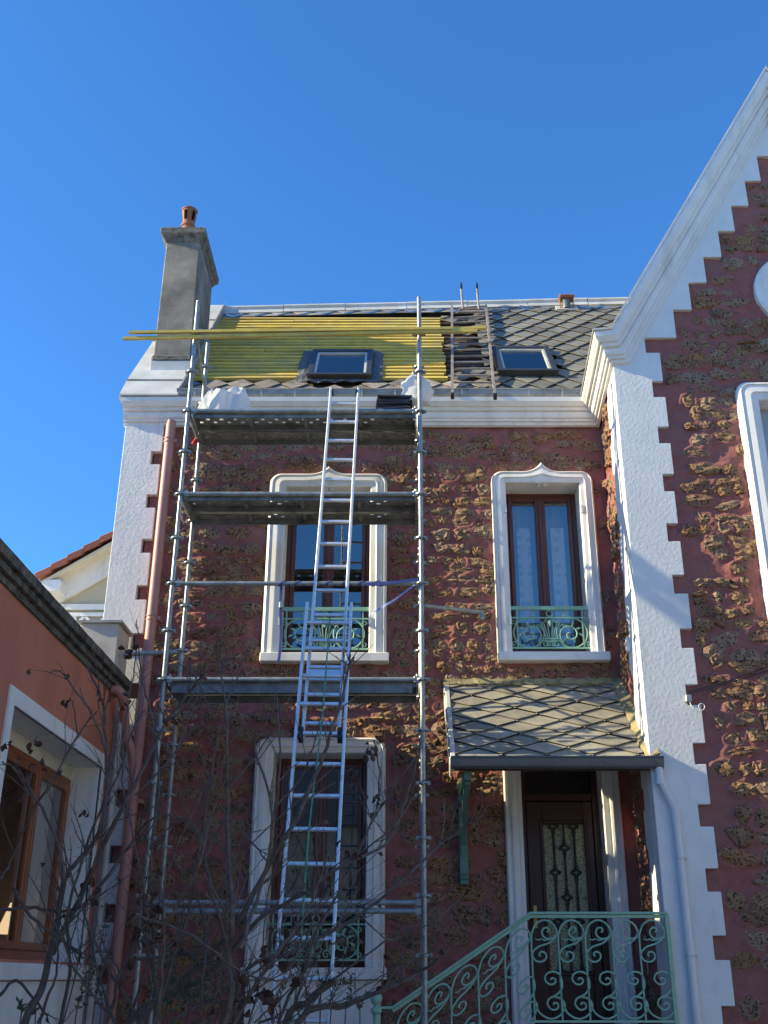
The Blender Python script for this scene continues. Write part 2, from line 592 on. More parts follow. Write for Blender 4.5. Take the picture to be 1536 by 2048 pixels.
def stone_mesh(seed):
    r = random.Random(seed)
    n = 12
    px = r.uniform(2.0, 3.0)
    ang0 = r.uniform(0, 6)
    rr = []
    for j in range(n):
        a = 2 * math.pi * j / n
        se = (abs(math.cos(a)) ** px + abs(math.sin(a)) ** px) ** (-1 / px)
        rr.append(se * (1.0 + .08 * math.sin(2 * a + ang0) + .06 * math.sin(3 * a + ang0 * 2) + r.uniform(-.11, .09)))
    vs_ = []
    for f_, h0, hv in ((1.06, -.9, .1), (.93, .42, .26), (.52, .74, .27)):
        for j in range(n):
            a = 2 * math.pi * (j + (.5 if f_ == .52 else r.uniform(-.2, .2))) / n
            rj = rr[j] * f_ * r.uniform(.88, 1.08)
            vs_.append((.5 * rj * math.cos(a), .5 * rj * math.sin(a), h0 + r.uniform(-hv, hv)))
    vs_.append((r.uniform(-.08, .08), r.uniform(-.08, .08), r.uniform(.55, .95)))
    fs = []
    for k in range(2):
        for j in range(n):
            fs.append((k * n + j, k * n + (j + 1) % n, (k + 1) * n + (j + 1) % n, (k + 1) * n + j))
    fs += [(2 * n + j, 2 * n + (j + 1) % n, 3 * n) for j in range(n)]
    return vs_, fs
SV = [stone_mesh(100 + i) for i in range(26)]
SM = []
for vs_, fs in SV:
    me = bpy.data.meshes.new('stone')
    me.from_pydata(vs_, [], fs)
    me.materials.append(M['stone'])
    SM.append(me)

def wall_sheet(name, stones, u0, u1, v0, v1, hole, to3, seed, step=.021, rough_amp=1.0, du=0):
    """mortar as a real height field that swells round the stones"""
    rng = np.random.default_rng(seed)
    nu, nv = int(round((u1 - u0) / step)) + 1, int(round((v1 - v0) / step)) + 1
    us, vz = np.linspace(u0, u1, nu), np.linspace(v0, v1, nv)
    H = .011 * vnoise((nv, nu), 9, rng) + .009 * vnoise((nv, nu), 4, rng) + .006 * vnoise((nv, nu), 1.8, rng)
    H *= rough_amp
    S = np.zeros((nv, nu))
    for (cx, cz, wd, h, ro) in stones:
        i0, i1 = np.searchsorted(us, cx - wd), np.searchsorted(us, cx + wd)
        j0, j1 = np.searchsorted(vz, cz - h * 1.2), np.searchsorted(vz, cz + h * 1.2)
        if i1 <= i0 or j1 <= j0:
            continue
        du_, dv_ = np.meshgrid(us[i0:i1] - cx, vz[j0:j1] - cz)
        q = np.sqrt((du_ / (wd * .5)) ** 2 + (dv_ / (h * .5)) ** 2)
        S[j0:j1, i0:i1] = np.maximum(S[j0:j1, i0:i1], np.exp(-((q - 1.0) / .28) ** 2) * .024 - np.clip(1 - q, 0, 1) * .02)
    H += S * (1 + .5 * vnoise((nv, nu), 3, rng))
    verts = [to3(us[i], vz[j], H[j, i]) for j in range(nv) for i in range(nu)]
    faces = []
    for j in range(nv - 1):
        for i in range(nu - 1):
            if hole((us[i] + us[i + 1]) / 2, (vz[j] + vz[j + 1]) / 2, -.06):
                continue
            faces.append((j * nu + i, j * nu + i + 1, (j + 1) * nu + i + 1, (j + 1) * nu + i))
    me = bpy.data.meshes.new(name)
    me.from_pydata(verts, [], faces)
    me.materials.append(M['mortar'])
    me.shade_smooth()
    return link(name, me, house)

no_hole = lambda x, z, m: False
def main_soft(cx, cz, wd, h):
    # a stone may run under the edge of a surround, which stands proud of it
    return in_main_hole(cx, cz, -.01) or in_main_hole(cx + wd * .5, cz, -.09) or in_main_hole(cx - wd * .5, cz, -.09) or in_main_hole(cx, cz + h * .5, -.05) or in_main_hole(cx, cz - h * .5, -.05)
def wing_soft(cx, cz, wd, h):
    if any(cz + b_ * h * .5 > step_top(cx + a_ * wd * .5) - .02 for a_ in (-1, 1) for b_ in (-1, 1)):
        return True
    if math.hypot(cx - 4.70, cz - 9.04) < .55 + wd * .4:
        return True
    return 3.79 < cx < 5.61 and 4.85 < cz < 7.78
main_st = lay_stones(-2.86, 2.46, .4, 7.84, main_soft, .9, 11)
wing_st = lay_stones(2.99, 5.6, .5, 11.0, wing_soft, 1.3, 12)
ret_st = lay_stones(-.70, -.03, 1.2, 7.95, lambda *a_: False, .3, 13, .95)
f_main = lambda u, v, h: (u, -h, v)
f_wing = lambda u, v, h: (u, YW - h, v)
f_ret = lambda u, v, h: (XW - h, u, v)
w_main = wall_sheet('wall', main_st, -3.0, XW, 0, 7.9, in_main_hole, f_main, 5)
w_wing = wall_sheet('wall', wing_st, 2.5, 6.9, 0, 11.2, in_wing_hole, f_wing, 6, .026)
w_ret = wall_sheet('wall', ret_st, YW, 0, 0, 8.2, no_hole, f_ret, 8, .02, 1.6)
allst = [(s, w_main, 'm') for s in main_st] + [(s, w_wing, 'w') for s in wing_st if s[0] < 5.0] + [(s, w_ret, 'r') for s in ret_st]
far_wing = [(s, w_wing, 'w') for s in wing_st if s[0] >= 5.0]
allst.sort(key=lambda a: -a[0][2] * a[0][3])
# axes of the stone mesh (x along the wall, y up, z outwards) for each wall
AX = {'m': Matrix(((1, 0, 0), (0, 0, -1), (0, 1, 0))), 'w': Matrix(((1, 0, 0), (0, 0, -1), (0, 1, 0))), 'r': Matrix(((0, 0, -1), (-1, 0, 0), (0, 1, 0)))}
rest = {}
for idx, (s, wl, kd) in enumerate(allst + far_wing):
    cx, cz, wd, h, ro = s
    pos = Vector(f_main(cx, cz, 0) if kd == 'm' else f_wing(cx, cz, 0) if kd == 'w' else f_ret(cx, cz, 0))
    dep = srnd.uniform(.032, .060) * (1.25 if kd == 'r' else 1)
    mtx = Matrix.Translation(pos) @ (AX[kd] @ Matrix.Rotation(ro, 3, 'Z')).to_4x4() @ Matrix.Diagonal((wd * 1.13, h * 1.16, dep, 1))
    k = srnd.randrange(len(SM))
    if idx < 300:
        o = link('stone', SM[k], wl)
        o.matrix_local = mtx
    else:
        rest.setdefault(kd, (wl, MB()))[1].add([mtx @ Vector(p) for p in SV[k][0]], SV[k][1])
for kd, (wl, mb) in rest.items():
    o = mb.build('small_stones', 'stone', wl, fix=False)
    o['kind'] = 'stuff'

# ---- white toothed corner strips
def corner_strip(name, xo, xn, xw_, ztop, z_w_top, per, hw, fn, d0, d1, zbot=0.0, sgn=1, parent=house):
    """outline with alternately narrow (xn) and wide (xw_) blocks, wide blocks hang down from z_w_top"""
    edge = []
    z = z_w_top
    edge.append((xn if ztop > z_w_top else xw_, ztop))
    if ztop > z_w_top:
        edge.append((xn, z))
    while z > zbot + .1:
        j = srnd.uniform(-.012, .012)
        edge += [(xw_ + j, z), (xw_ + j, z - hw), (xn + j * .5, z - hw), (xn + j * .5, z - per)]
        z -= per
    edge = [(x, max(zz, zbot)) for x, zz in edge]
    poly = [(xo, zbot), (xo, ztop)] + edge
    out_ = []
    for p in poly:
        if not out_ or (abs(p[0] - out_[-1][0]) + abs(p[1] - out_[-1][1])) > 1e-4:
            out_.append(p)
    mb = MB()
    mb.prism(out_, fn, d0, d1)
    return mb.build(name, 'render', parent, bevel=.006)

corner_strip('corner_trim', -3.372, -3.025, -2.905, 7.86, 7.86, .575, .37 + .03, lambda u, v, d: (u, d, v), -.065, .3)
MB().box(-3.37, -2.72, .3, 6, 0, 7.9).build('side_wall', 'render', house)
# strip on the return wall of the wing (faces left)
corner_strip('corner_trim', YW + .103, -.72, -.66, 8.05, 7.81, .585, .375, lambda u, v, d: (XW - d, u, v), .045, -.2)
# front of the wing: strip + raking stepped gable band in one outline
edge = [(2.829, 8.382), (2.829, 8.18)]
z = 8.18
while z > .2:
    j = srnd.uniform(-.012, .012)
    edge += [(2.985 + j, z), (2.985 + j, z - .38), (2.86 + j, z - .38), (2.86 + j, z - .585)]
    z -= .585
edge[-1] = (edge[-1][0], 0)
edge = [(x, max(zz, 0)) for x, zz in edge]
steps = []
for i in range(len(STEPS) - 1, 0, -1):
    sx, sz = STEPS[i]
    steps += [(sx, sz), (sx, STEPS[i - 1][1])]
poly = [(XW - .045, 0), (XW - .045, 8.0), (2.62, 8.06), (4.70, 11.68), (4.70, 11.073)] + steps + edge
mb = MB()
mb.prism(poly, lambda u, v, d: (u, d, v), YW - .05, YW + .1)
mb.build('gable_trim', 'render', house, bevel=.006)
mb = MB()
mb.prism([(9.40 - x, z) for x, z in poly], lambda u, v, d: (u, d, v), YW - .05, YW + .1)
mb.build('gable_trim', 'render', house, bevel=.006)

# ---- cornice: main eave, return of the wing, raking gable
PROF = [(0, -.012), (.038, 0), (.042, .036), (.072, .036), (.075, .064), (.098, .072), (.112, .10), (.116, .134), (.104, .14), (.146, .152), (.152, .188), (.182, .188), (.20, .212), (.222, .235), (.228, .29), (.0, .305)]
def sweep(frames, prof=PROF):
    return [[Vector(o) + Vector(a) * p + Vector(u) * q for p, q in prof] for o, a, u in frames]
zc0 = 7.82
fr = [((-3.40, -.03, zc0), (0, -1, 0), (0, 0, 1)), ((XW - .03, -.03, zc0 + .0), (-1, -1, 0), (0, 0, 1))]
MB().loft(sweep(fr), cap=True).build('cornice', 'white', house, smooth=True, ang=25)
fr = [((XW - .03, -.03, zc0 - .004), (-1, -1, 0), (0, 0, 1)), ((XW - .045, YW - .045, 8.01), (-1, -1, 0), (0, 0, 1.07)),
      ((2.60, YW - .045, 8.03), (0, -1, 0), (-.675, 0, 1.06)), ((4.70, YW - .045, 11.63), (0, -1, 0), (0, 0, 2.23)), ((6.80, YW - .045, 8.03), (0, -1, 0), (.675, 0, 1.06)), ((6.97, YW - .045, 8.01), (1, -1, 0), (0, 0, 1.07))]
MB().loft(sweep(fr, PROF), cap=True).build('cornice', 'white', house)
# zinc edge on top of the raking cornice
pr = [(.20, .30), (.245, .296), (.245, .318), (.20, .322)]
MB().loft(sweep(fr[1:5], pr), close=True, cap=True).build('gable_edge_flashing', 'zinc', house)
pr = [(.19, .30), (.245, .298), (.245, .322), (.19, .325)]
MB().loft(sweep(fr[:2], pr), close=True, cap=True).build('gable_edge_flashing', 'zinc_gutter', house)
# cracked left end of the cornice and its zinc top
MB().box(-3.44, -3.405, -.255, .35, 8.10, 8.125).box(-3.43, -2.7, -.262, -.0, 8.127, 8.14).build('cornice_flashing', 'zinc', house)

# ---- main roof: a plane from the eave to the ridge
E0, E1 = Vector((0, -.15, 8.16)), Vector((0, 2.4, 11.25))
SL = (E1 - E0).normalized()
NR = Vector((0, -SL.z, SL.y))
def RF(x, s, h=0.0):
    return Vector((x, 0, 0)) + E0 + SL * s + NR * h
def RPX(px, py, off=0.0):
    r = ray(px, py)
    o = Vector((0, -CAM_D, CAM_Z))
    t_ = (off - (o - E0).dot(NR)) / r.dot(NR)
    q = o + r * t_
    return q.x, (q - E0).dot(SL)
RIDGE = lambda x: 3.68 + .082 * (x + 2.7)
XR0, XR1 = -2.74, 4.0
mb = MB()
mb.add([RF(XR0, -.03, -.06), RF(XR1, -.03, -.06), RF(XR1, RIDGE(XR1), -.06), RF(XR0, RIDGE(XR0), -.06)], [(0, 1, 2, 3)])
bk = [RF(XR0, RIDGE(XR0), -.06), RF(XR1, RIDGE(XR1), -.06)]
mb.add([bk[0], bk[1], Vector((XR1, 6, 8)), Vector((XR0, 6, 8))], [(0, 1, 2, 3)])
roof = mb.build('roof', 'deck', house, fix=False)
# slates: pointed, laid as diamonds
def clip(poly, x0, x1, y0, y1):
    def cut(pl, f_, inter):
        o = []
        for i, p in enumerate(pl):
            q = pl[i - 1]
            if f_(p):
                if not f_(q):
                    o.append(inter(q, p))
                o.append(p)
            elif f_(q):
                o.append(inter(q, p))
        return o
    def ix(c):
        return lambda a, b_: (c, a[1] + (b_[1] - a[1]) * (c - a[0]) / (b_[0] - a[0]))
    def iy(c):
        return lambda a, b_: (a[0] + (b_[0] - a[0]) * (c - a[1]) / (b_[1] - a[1]), c)
    for f_, it in ((lambda p: p[0] >= x0, ix(x0)), (lambda p: p[0] <= x1, ix(x1)), (lambda p: p[1] >= y0, iy(y0)), (lambda p: p[1] <= y1, iy(y1))):
        poly = cut(poly, f_, it)
        if len(poly) < 3:
            return []
    return poly

def diamond_slates(fn, x0, x1, s0, s1, W_, H_, material, parent, keep=lambda x, s: True, seed=1, hooks=None, smax=None):
    r = random.Random(seed)
    row = -1
    cnt = 0
    while True:
        s = s0 + row * H_ / 2
        if s - H_ / 2 > (max(s1, smax(x1)) if smax else s1):
            break
        i = -1
        while True:
            x = x0 + i * W_ + (row % 2) * W_ / 2
            i += 1
            if x - W_ / 2 > x1:
                break
            top = smax(x) if smax else s1
            if not keep(x, s):
                continue
            jx, js = r.uniform(-.008, .008), r.uniform(-.008, .008)
            # clipped-corner diamond as slaters cut it: the tip is blunt, sides slightly long
            pl = [(-W_ * .5, 0), (-W_ * .03, -H_ * .53), (W_ * .03, -H_ * .53), (W_ * .5, 0), (0, H_ * .5)]
            pl = [(x + jx + a, s + js + b_) for a, b_ in pl]
            pl = clip(pl, x0, x1, s0, top)
            if len(pl) < 3:
                continue
            t0 = r.uniform(.0, .004)
            tl = r.uniform(-.012, .012)
            hh = lambda p: .012 + t0 + .038 * (.5 - (p[1] - s) / H_) + tl * (p[0] - x)
            mbs = MB()
            n = len(pl)
            mbs.add([fn(a, b_, hh((a, b_))) for a, b_ in pl] + [fn(a, b_, hh((a, b_)) - .006) for a, b_ in pl],
                    [tuple(range(n)), tuple(reversed(range(n, 2 * n)))] + [(k_, k_ + n, (k_ + 1) % n + n, (k_ + 1) % n) for k_ in range(n)])
            mbs.build('slate', material if isinstance(material, str) else r.choice(material), parent)
            cnt += 1
            if hooks is not None and s - H_ * .5 > s0 and x0 + .05 < x < x1 - .05:
                tip = s + js - H_ * .53
                hooks.bar(fn(x + jx, tip - .012, .036), fn(x + jx, tip + .02, .036), .012, .004, (0, -.6, .8))
        row += 1
    return cnt
hooks = MB()
SLW, SLH = .34, .42
sky1 = (-1.30, -.30, .45, 1.66)
sky2 = (1.27, 2.06, .70, 1.76)
# sound slates on the right
diamond_slates(RF, 1.12, 3.75, 0, 4.3, SLW, SLH, 'slate', roof,
               keep=lambda x, s: not (sky2[0] < x < sky2[1] and sky2[2] < s < sky2[3]), seed=3, hooks=hooks, smax=lambda x: RIDGE(x) - .08)
# weathered slates along the eave and under the ridge of the stripped part
diamond_slates(RF, XR0 + .04, 1.12, 0, .72, SLW, SLH, ['slate_brown'], roof, seed=4,
               keep=lambda x, s: s < (.50 + .05 * math.sin(x * 7) if not sky1[0] + .2 < x < sky1[1] - .2 else .36), hooks=hooks)
diamond_slates(lambda x, s, h: RF(x, s + .082 * (x + 2.7), h), XR0 + .04, 1.12, 3.36, 3.62, SLW, SLH, ['slate_brown', 'slate'], roof, seed=5)
diamond_slates(RF, .62, 1.12, .5, 3.4, SLW, SLH, ['slate'], roof, seed=6, keep=lambda x, s: srnd.random() < .30)
h_ = hooks.build('slate_hooks', 'galv', roof)
h_['kind'] = 'stuff'
# new yellow battens and, under them, olive underlay darkened to shade the gaps
mb = MB()
mb.add([RF(XR0 + .05, .3, -.035), RF(.60, .3, -.035), RF(.60, 3.5, -.035), RF(XR0 + .05, 3.45, -.035)], [(0, 1, 2, 3)])
mb.build('roof_underlay', mat('roof_underlay', (.075, .06, .022), .85, var=.2), roof, fix=False)
nb = 20
for i in range(nb):
    s = .66 + (3.30 - .66) * i / (nb - 1)
    runs = [(XR0 + .03 + srnd.uniform(0, .03), .60 + srnd.uniform(-.03, .03))]
    if s < sky1[3]:
        runs = [(runs[0][0], -1.26), (-.36, runs[0][1])]
    cut = []
    for a, b_ in runs:
        if b_ - a > 2 and srnd.random() < .7:
            xm_ = a + (b_ - a) * srnd.uniform(.25, .75)
            cut += [(a, xm_ - .004), (xm_ + .004, b_)]
        else:
            cut.append((a, b_))
    for a, b_ in cut:
        bend = srnd.uniform(-.012, .012)
        mb = MB()
        mb.obox(RF((a + b_) / 2, s + srnd.uniform(-.007, .007), .012 + srnd.uniform(-.003, .004)), Vector(((b_ - a) / 2, 0, 0)) + SL * bend, SL * .026, NR * .02)
        mb.build('batten', 'lath', roof)
# old dark battens still bare under the roof ladder
for i in range(17):
    s = .55 + i * .175
    mb = MB()
    mb.obox(RF(.87, s + srnd.uniform(-.01, .01), -.025), Vector((.26, 0, 0)), SL * .03, NR * .014)
    mb.build('old_batten', 'old_lath', roof)
# ridge: lapped zinc pieces
for i in range(7):
    x0, x1 = XR0 + i * .95, XR0 + (i + 1) * .95 - .012
    q = [(-.17, .035), (-.17, .05), (-.05, .062), (-.03, .10), (.03, .10), (.09, -.02), (.05, -.04)]
    MB().loft([[RF(x, RIDGE(x) + a, b_ + .004 * (i % 2)) for a, b_ in q] for x in (x0, x1)], close=True, cap=True).build('ridge_flashing', 'zinc', roof)
# raised zinc-covered verge on the left
vz0, vz1 = -.26, RIDGE(-2.7) + .03
xo, xi = -3.43, -2.72
lip = [Vector((0, -.275, 8.142)), RF(0, .30, .118), RF(0, vz1, .118)]
vr = []
for i, q in enumerate(lip):
    dn = .02 if i == 0 else .32
    vr.append([Vector((xo, q.y, q.z - dn)), Vector((xo, q.y, q.z)), Vector((xi, q.y, q.z)), Vector((xi, q.y, q.z - dn))])
mb = MB()
mb.loft(vr, close=True, cap=True)
mb.build('verge_parapet', 'zinc', house)
mb = MB()
for s in (.30, 1.9, 2.9):
    mb.obox(RF((xo + xi) / 2, s, .126), Vector(((xi - xo) / 2 + .004, 0, 0)), SL * .012, NR * .006)
mb.build('verge_seam', 'zinc_gutter', house)
MB().obox(RF(xi + .015, (vz0 + vz1) / 2 + .13, .055), (.011, 0, 0), SL * ((vz1 - vz0) / 2 - .13), NR * .085).build('verge_upstand', 'zinc_gutter', house)
# eave gutter
gp = [(.0, .045), (-.01, .045), (-.012, .0), (-.045, -.05), (-.095, -.055), (-.115, -.03), (-.12, .035), (-.132, .042), (-.132, .03), (-.118, .02)]
GX0, GX1 = -2.74, 2.25
gy, gz = -.135, 8.185
MB().loft([[Vector((x, gy + a, gz + b_)) for a, b_ in gp] for x in (GX0, GX1)], close=True, cap=True).build('gutter', 'zinc_gutter', house)
x = GX0 + .22
while x < GX1:
    q = [(a * 1.03 - .001, b_ * 1.04 - .002) for a, b_ in gp[2:8]]
    q2 = [(a * .9, b_ * .9) for a, b_ in gp[2:8]]
    MB().loft([[Vector((xx, gy + a, gz + b_)) for a, b_ in q + q2[::-1]] for xx in (x - .008, x + .008)], close=True, cap=True).build('gutter_bracket', 'zinc', house)
    x += .41

# ---- chimney on the verge
ch = MB()
cy0, cy1 = .214, 1.25
cxl, cxr = -3.19, -2.735
ch.loft([[Vector(p) for p in ((cxl - .01, cy0 - .01, 8.4), (cxr + .02, cy0 - .01, 8.4), (cxr + .02, cy1, 8.4), (cxl - .01, cy1, 8.4))],
         [Vector(p) for p in ((cxl, cy0, 10.86), (cxr, cy0, 10.86), (cxr, cy1 - .01, 10.86), (cxl, cy1 - .01, 10.86))]], close=True, cap=True)
chim = ch.build('chimney', 'cement', house, bevel=.012)
ch = MB()
rg = []
for e, z in ((-.005, 10.78), (.012, 10.80), (.03, 10.845), (.036, 10.86), (.05, 10.87), (.072, 10.90), (.075, 10.905), (.078, 10.99), (.05, 11.01)):
    rg.append([Vector(p) for p in ((cxl - e, cy0 - e, z), (cxr + e, cy0 - e, z), (cxr + e, cy1 + e, z), (cxl - e, cy1 + e, z))])
ch.loft(rg, close=True, cap=True)
ch.build('chimney_cap', 'cap', chim, bevel=.006)
MB().box(cxl - .022, cxr + .03, cy0 - .022, cy1 + .02, 8.5, 8.90).build('chimney_flashing', 'zinc', chim)
MB().box(cxl - .030, cxr + .034, cy0 - .03, cy1 + .03, 8.90, 8.99).build('mortar_fillet', 'cap', chim, bevel=.02)
pc = Vector((-2.985, .5, 11.0))
PZ = (P(374, 409, .5).z - 11.0) / .56
pt = MB()
pt.lathe(pc, [(r_, z * PZ) for r_, z in ((.085, 0), (.085, .22), (.098, .225), (.102, .24), (.098, .255), (.084, .26), (.086, .32), (.104, .45))], 24)
pot = pt.build('chimney_pot', 'terracotta', chim, smooth=True)
for k in range(5):
    a0 = 2 * math.pi * k / 5 + .35
    ring = []
    for z, r_ in ((.30 * PZ, .088), (.425 * PZ, .1055)):
        ring.append([pc + Vector((math.cos(a0 + .5 * q / 4) * r_, math.sin(a0 + .5 * q / 4) * r_, z)) for q in range(5)])
    MB().loft(ring).build('pot_vent', 'vent_shade', chim, fix=False)  # shade inside the vent openings, painted as near-black patches
MB().lathe(pc, [(r_, z * PZ) for r_, z in ((.113, .45), (.116, .462), (.09, .48), (.045, .497), (.022, .507), (.012, .535), (.004, .56))], 24).build('pot_lid', 'terracotta', pot, smooth=True)

# ---- roof windows
def roof_window(x0, x1, s0, s1, skirt, seed):
    fw = .075
    mb = MB()
    for a, b_, c_, d_ in ((x0, x0 + fw, s0, s1), (x1 - fw, x1, s0, s1), (x0 + fw, x1 - fw, s0, s0 + .12), (x0 + fw, x1 - fw, s1 - .09, s1)):
        hh = .055
        mb.obox(RF((a + b_) / 2, (c_ + d_) / 2, .045), ((b_ - a) / 2, 0, 0), SL * ((d_ - c_) / 2), NR * hh)
    fo = mb.build('roof_window', 'skyframe', roof, bevel=.008)
    mb = MB()
    for a, b_, c_, d_ in ((x0 + fw, x0 + fw + .03, s0 + .12, s1 - .09), (x1 - fw - .03, x1 - fw, s0 + .12, s1 - .09), (x0 + fw + .03, x1 - fw - .03, s0 + .12, s0 + .15), (x0 + fw + .03, x1 - fw - .03, s1 - .12, s1 - .09)):
        mb.obox(RF((a + b_) / 2, (c_ + d_) / 2, .06), ((b_ - a) / 2, 0, 0), SL * ((d_ - c_) / 2), NR * .02)
    return fo, mb, fw
def child_roofwin(x0, x1, s0, s1, seed, apron):
    fo, mb, fw = roof_window(x0, x1, s0, s1, None, seed)
    sash = mb
    o = sash.build('window_frame', 'zinc', fo)
    g_ = MB()
    g_.obox(RF((x0 + x1) / 2, (s0 + s1) / 2, .055), ((x1 - x0) / 2 - fw - .03, 0, 0), SL * ((s1 - s0) / 2 - .125), NR * .004)
    g_.build('pane', 'glass_roof', fo)
    g_ = MB()
    g_.obox(RF((x0 + x1) / 2, (s0 + s1) / 2 - .02, .012), ((x1 - x0) / 2 - fw, 0, 0), SL * ((s1 - s0) / 2 - .1), NR * .006)
    g_.build('blind', mat('roof_window_blind', (.62, .62, .6), .8), fo)
    MB().obox(RF((x0 + x1) / 2, s0 + .015, .112), ((x1 - x0) / 2 + .008, 0, 0), SL * .03, NR * .012).build('hood', 'skyframe', fo)
    if apron:
        rr = random.Random(seed)
        n, k = 9, 26
        rings = []
        outline_in, outline_out = [], []
        per = [(x0 + (x1 - x0) * i / n, s0) for i in range(n)] + [(x1, s0 + (s1 - s0) * i / n) for i in range(n)] + [(x1 - (x1 - x0) * i / n, s1) for i in range(n)] + [(x0, s1 - (s1 - s0) * i / n) for i in range(n)]
        cxm, csm = (x0 + x1) / 2, (s0 + s1) / 2
        for f_, hb in ((0, .05), (.45, .055), (1, .04)):
            ring = []
            for i, (x, s) in enumerate(per):
                dx = (1 if x > cxm else -1) * .145 if abs(x - cxm) > (x1 - x0) * .49 else (x - cxm) * .25
                ds = (1 if s > csm else -1) * .07 if abs(s - csm) > (s1 - s0) * .49 else (s - csm) * .08
                wv = (.03 * (i % 2) - .015) * f_ + rr.uniform(-.008, .008) * f_
                ring.append(RF(x + dx * f_ * rr.uniform(.9, 1.08), s + ds * f_, hb + wv))
            rings.append(ring)
        MB().loft(rings, close=True).build('flashing_apron', 'bitumen', fo, fix=False)
    return fo
child_roofwin(-1.19, -.365, .53, 1.61, 3, True)
child_roofwin(1.27, 2.045, .69, 1.76, 4, False)
# ---- ventilation cowl near the ridge
vx, vs0 = RPX(1133, 622)
mb = MB()
mb.obox(RF(vx, vs0, .045), (.17, 0, 0), SL * .09, NR * .012)
vent = mb.build('roof_vent', 'zinc', roof)
bp = RF(vx, vs0, .05)
MB().lathe(bp, [(.065, -.02), (.065, .13), (.055, .15)], 18).build('vent_pipe', 'dark_gutter', vent, smooth=True)
MB().box(bp.x - .12, bp.x + .12, bp.y - .10, bp.y + .10, bp.z + .15, bp.z + .20).build('vent_cap', 'terracotta', vent, bevel=.02)
mb = MB()
for dx in (-.10, .10):
    mb.tube([(bp.x + dx, bp.y - .02, bp.z - .02), (bp.x + dx, bp.y - .02, bp.z + .15)], .01, 6)
mb.build('vent_strap', 'terracotta', vent)
# wing roof behind its gable, closed volume
mb = MB()
mb.add([(2.48, YW - .1, 8.25), (4.70, YW - .1, 12.03), (6.92, YW - .1, 8.25), (2.48, 6, 8.25), (4.70, 6, 12.03), (6.92, 6, 8.25)], [(0, 1, 4, 3), (1, 2, 5, 4), (3, 4, 5)])
mb.build('roof', 'slate', house, fix=False)
MB().box(6.9, 6.95, YW + .1, 6, 0, 8.3).build('side_wall', 'render', house)
MB().box(-3.3, 6.9, 5.9, 6, 0, 8.3).build('rear_wall', 'render', house)

# ---- windows
def surround(key, name='window_surround'):
    xl, xr, bd, zt, zb, zs, zp = WINS[key]
    R_ = .13
    out_, inn = [], []
    xo, x1 = xl - bd, xr + bd
    xm = (xl + xr) / 2
    hw = (x1 - xo) / 2
    og = .19
    left_o = [(xo, zb), (xo, (zb + zs) / 2), (xo, zs - R_)]
    left_i = [(xl, zb), (xl, (zb + zt) / 2), (xl, zt - .02)]
    for k in range(1, 7):
        a = math.pi - math.pi / 2 * k / 6
        left_o.append((xo + R_ + R_ * math.cos(a), zs - R_ + R_ * math.sin(a)))
        left_i.append((xl, zt - .02 + .02 * k / 6) if k < 6 else (xl, zt))
    left_o.append((xm - og * 1.3, zs))
    left_i.append((xl + .08, zt))
    for k in range(0, 9):
        q = k / 8
        zz = zs + (zp - zs) * (.25 * q + .75 * q ** 2.6)
        left_o.append((xm - og * (1 - q), zz))
        left_i.append((xl + .1 + (xm - xl - .1) * q, zt))
    o_ = left_o + [(2 * xm - x, z) for x, z in reversed(left_o[:-1])]
    i_ = left_i + [(2 * xm - x, z) for x, z in reversed(left_i[:-1])]
    prof = [(0, .05), (0, -.055), (.05, -.082), (.16, -.10), (.20, -.082), (.30, -.080), (.35, -.096), (.60, -.104), (.66, -.086), (.95, -.080), (1, -.07), (1, .30)]
    rings = []
    for t_, y in prof:
        rings.append([Vector((a[0] + (b_[0] - a[0]) * t_, y, a[1] + (b_[1] - a[1]) * t_)) for a, b_ in zip(o_, i_)])
    mb = MB()
    mb.loft(rings)
    return mb

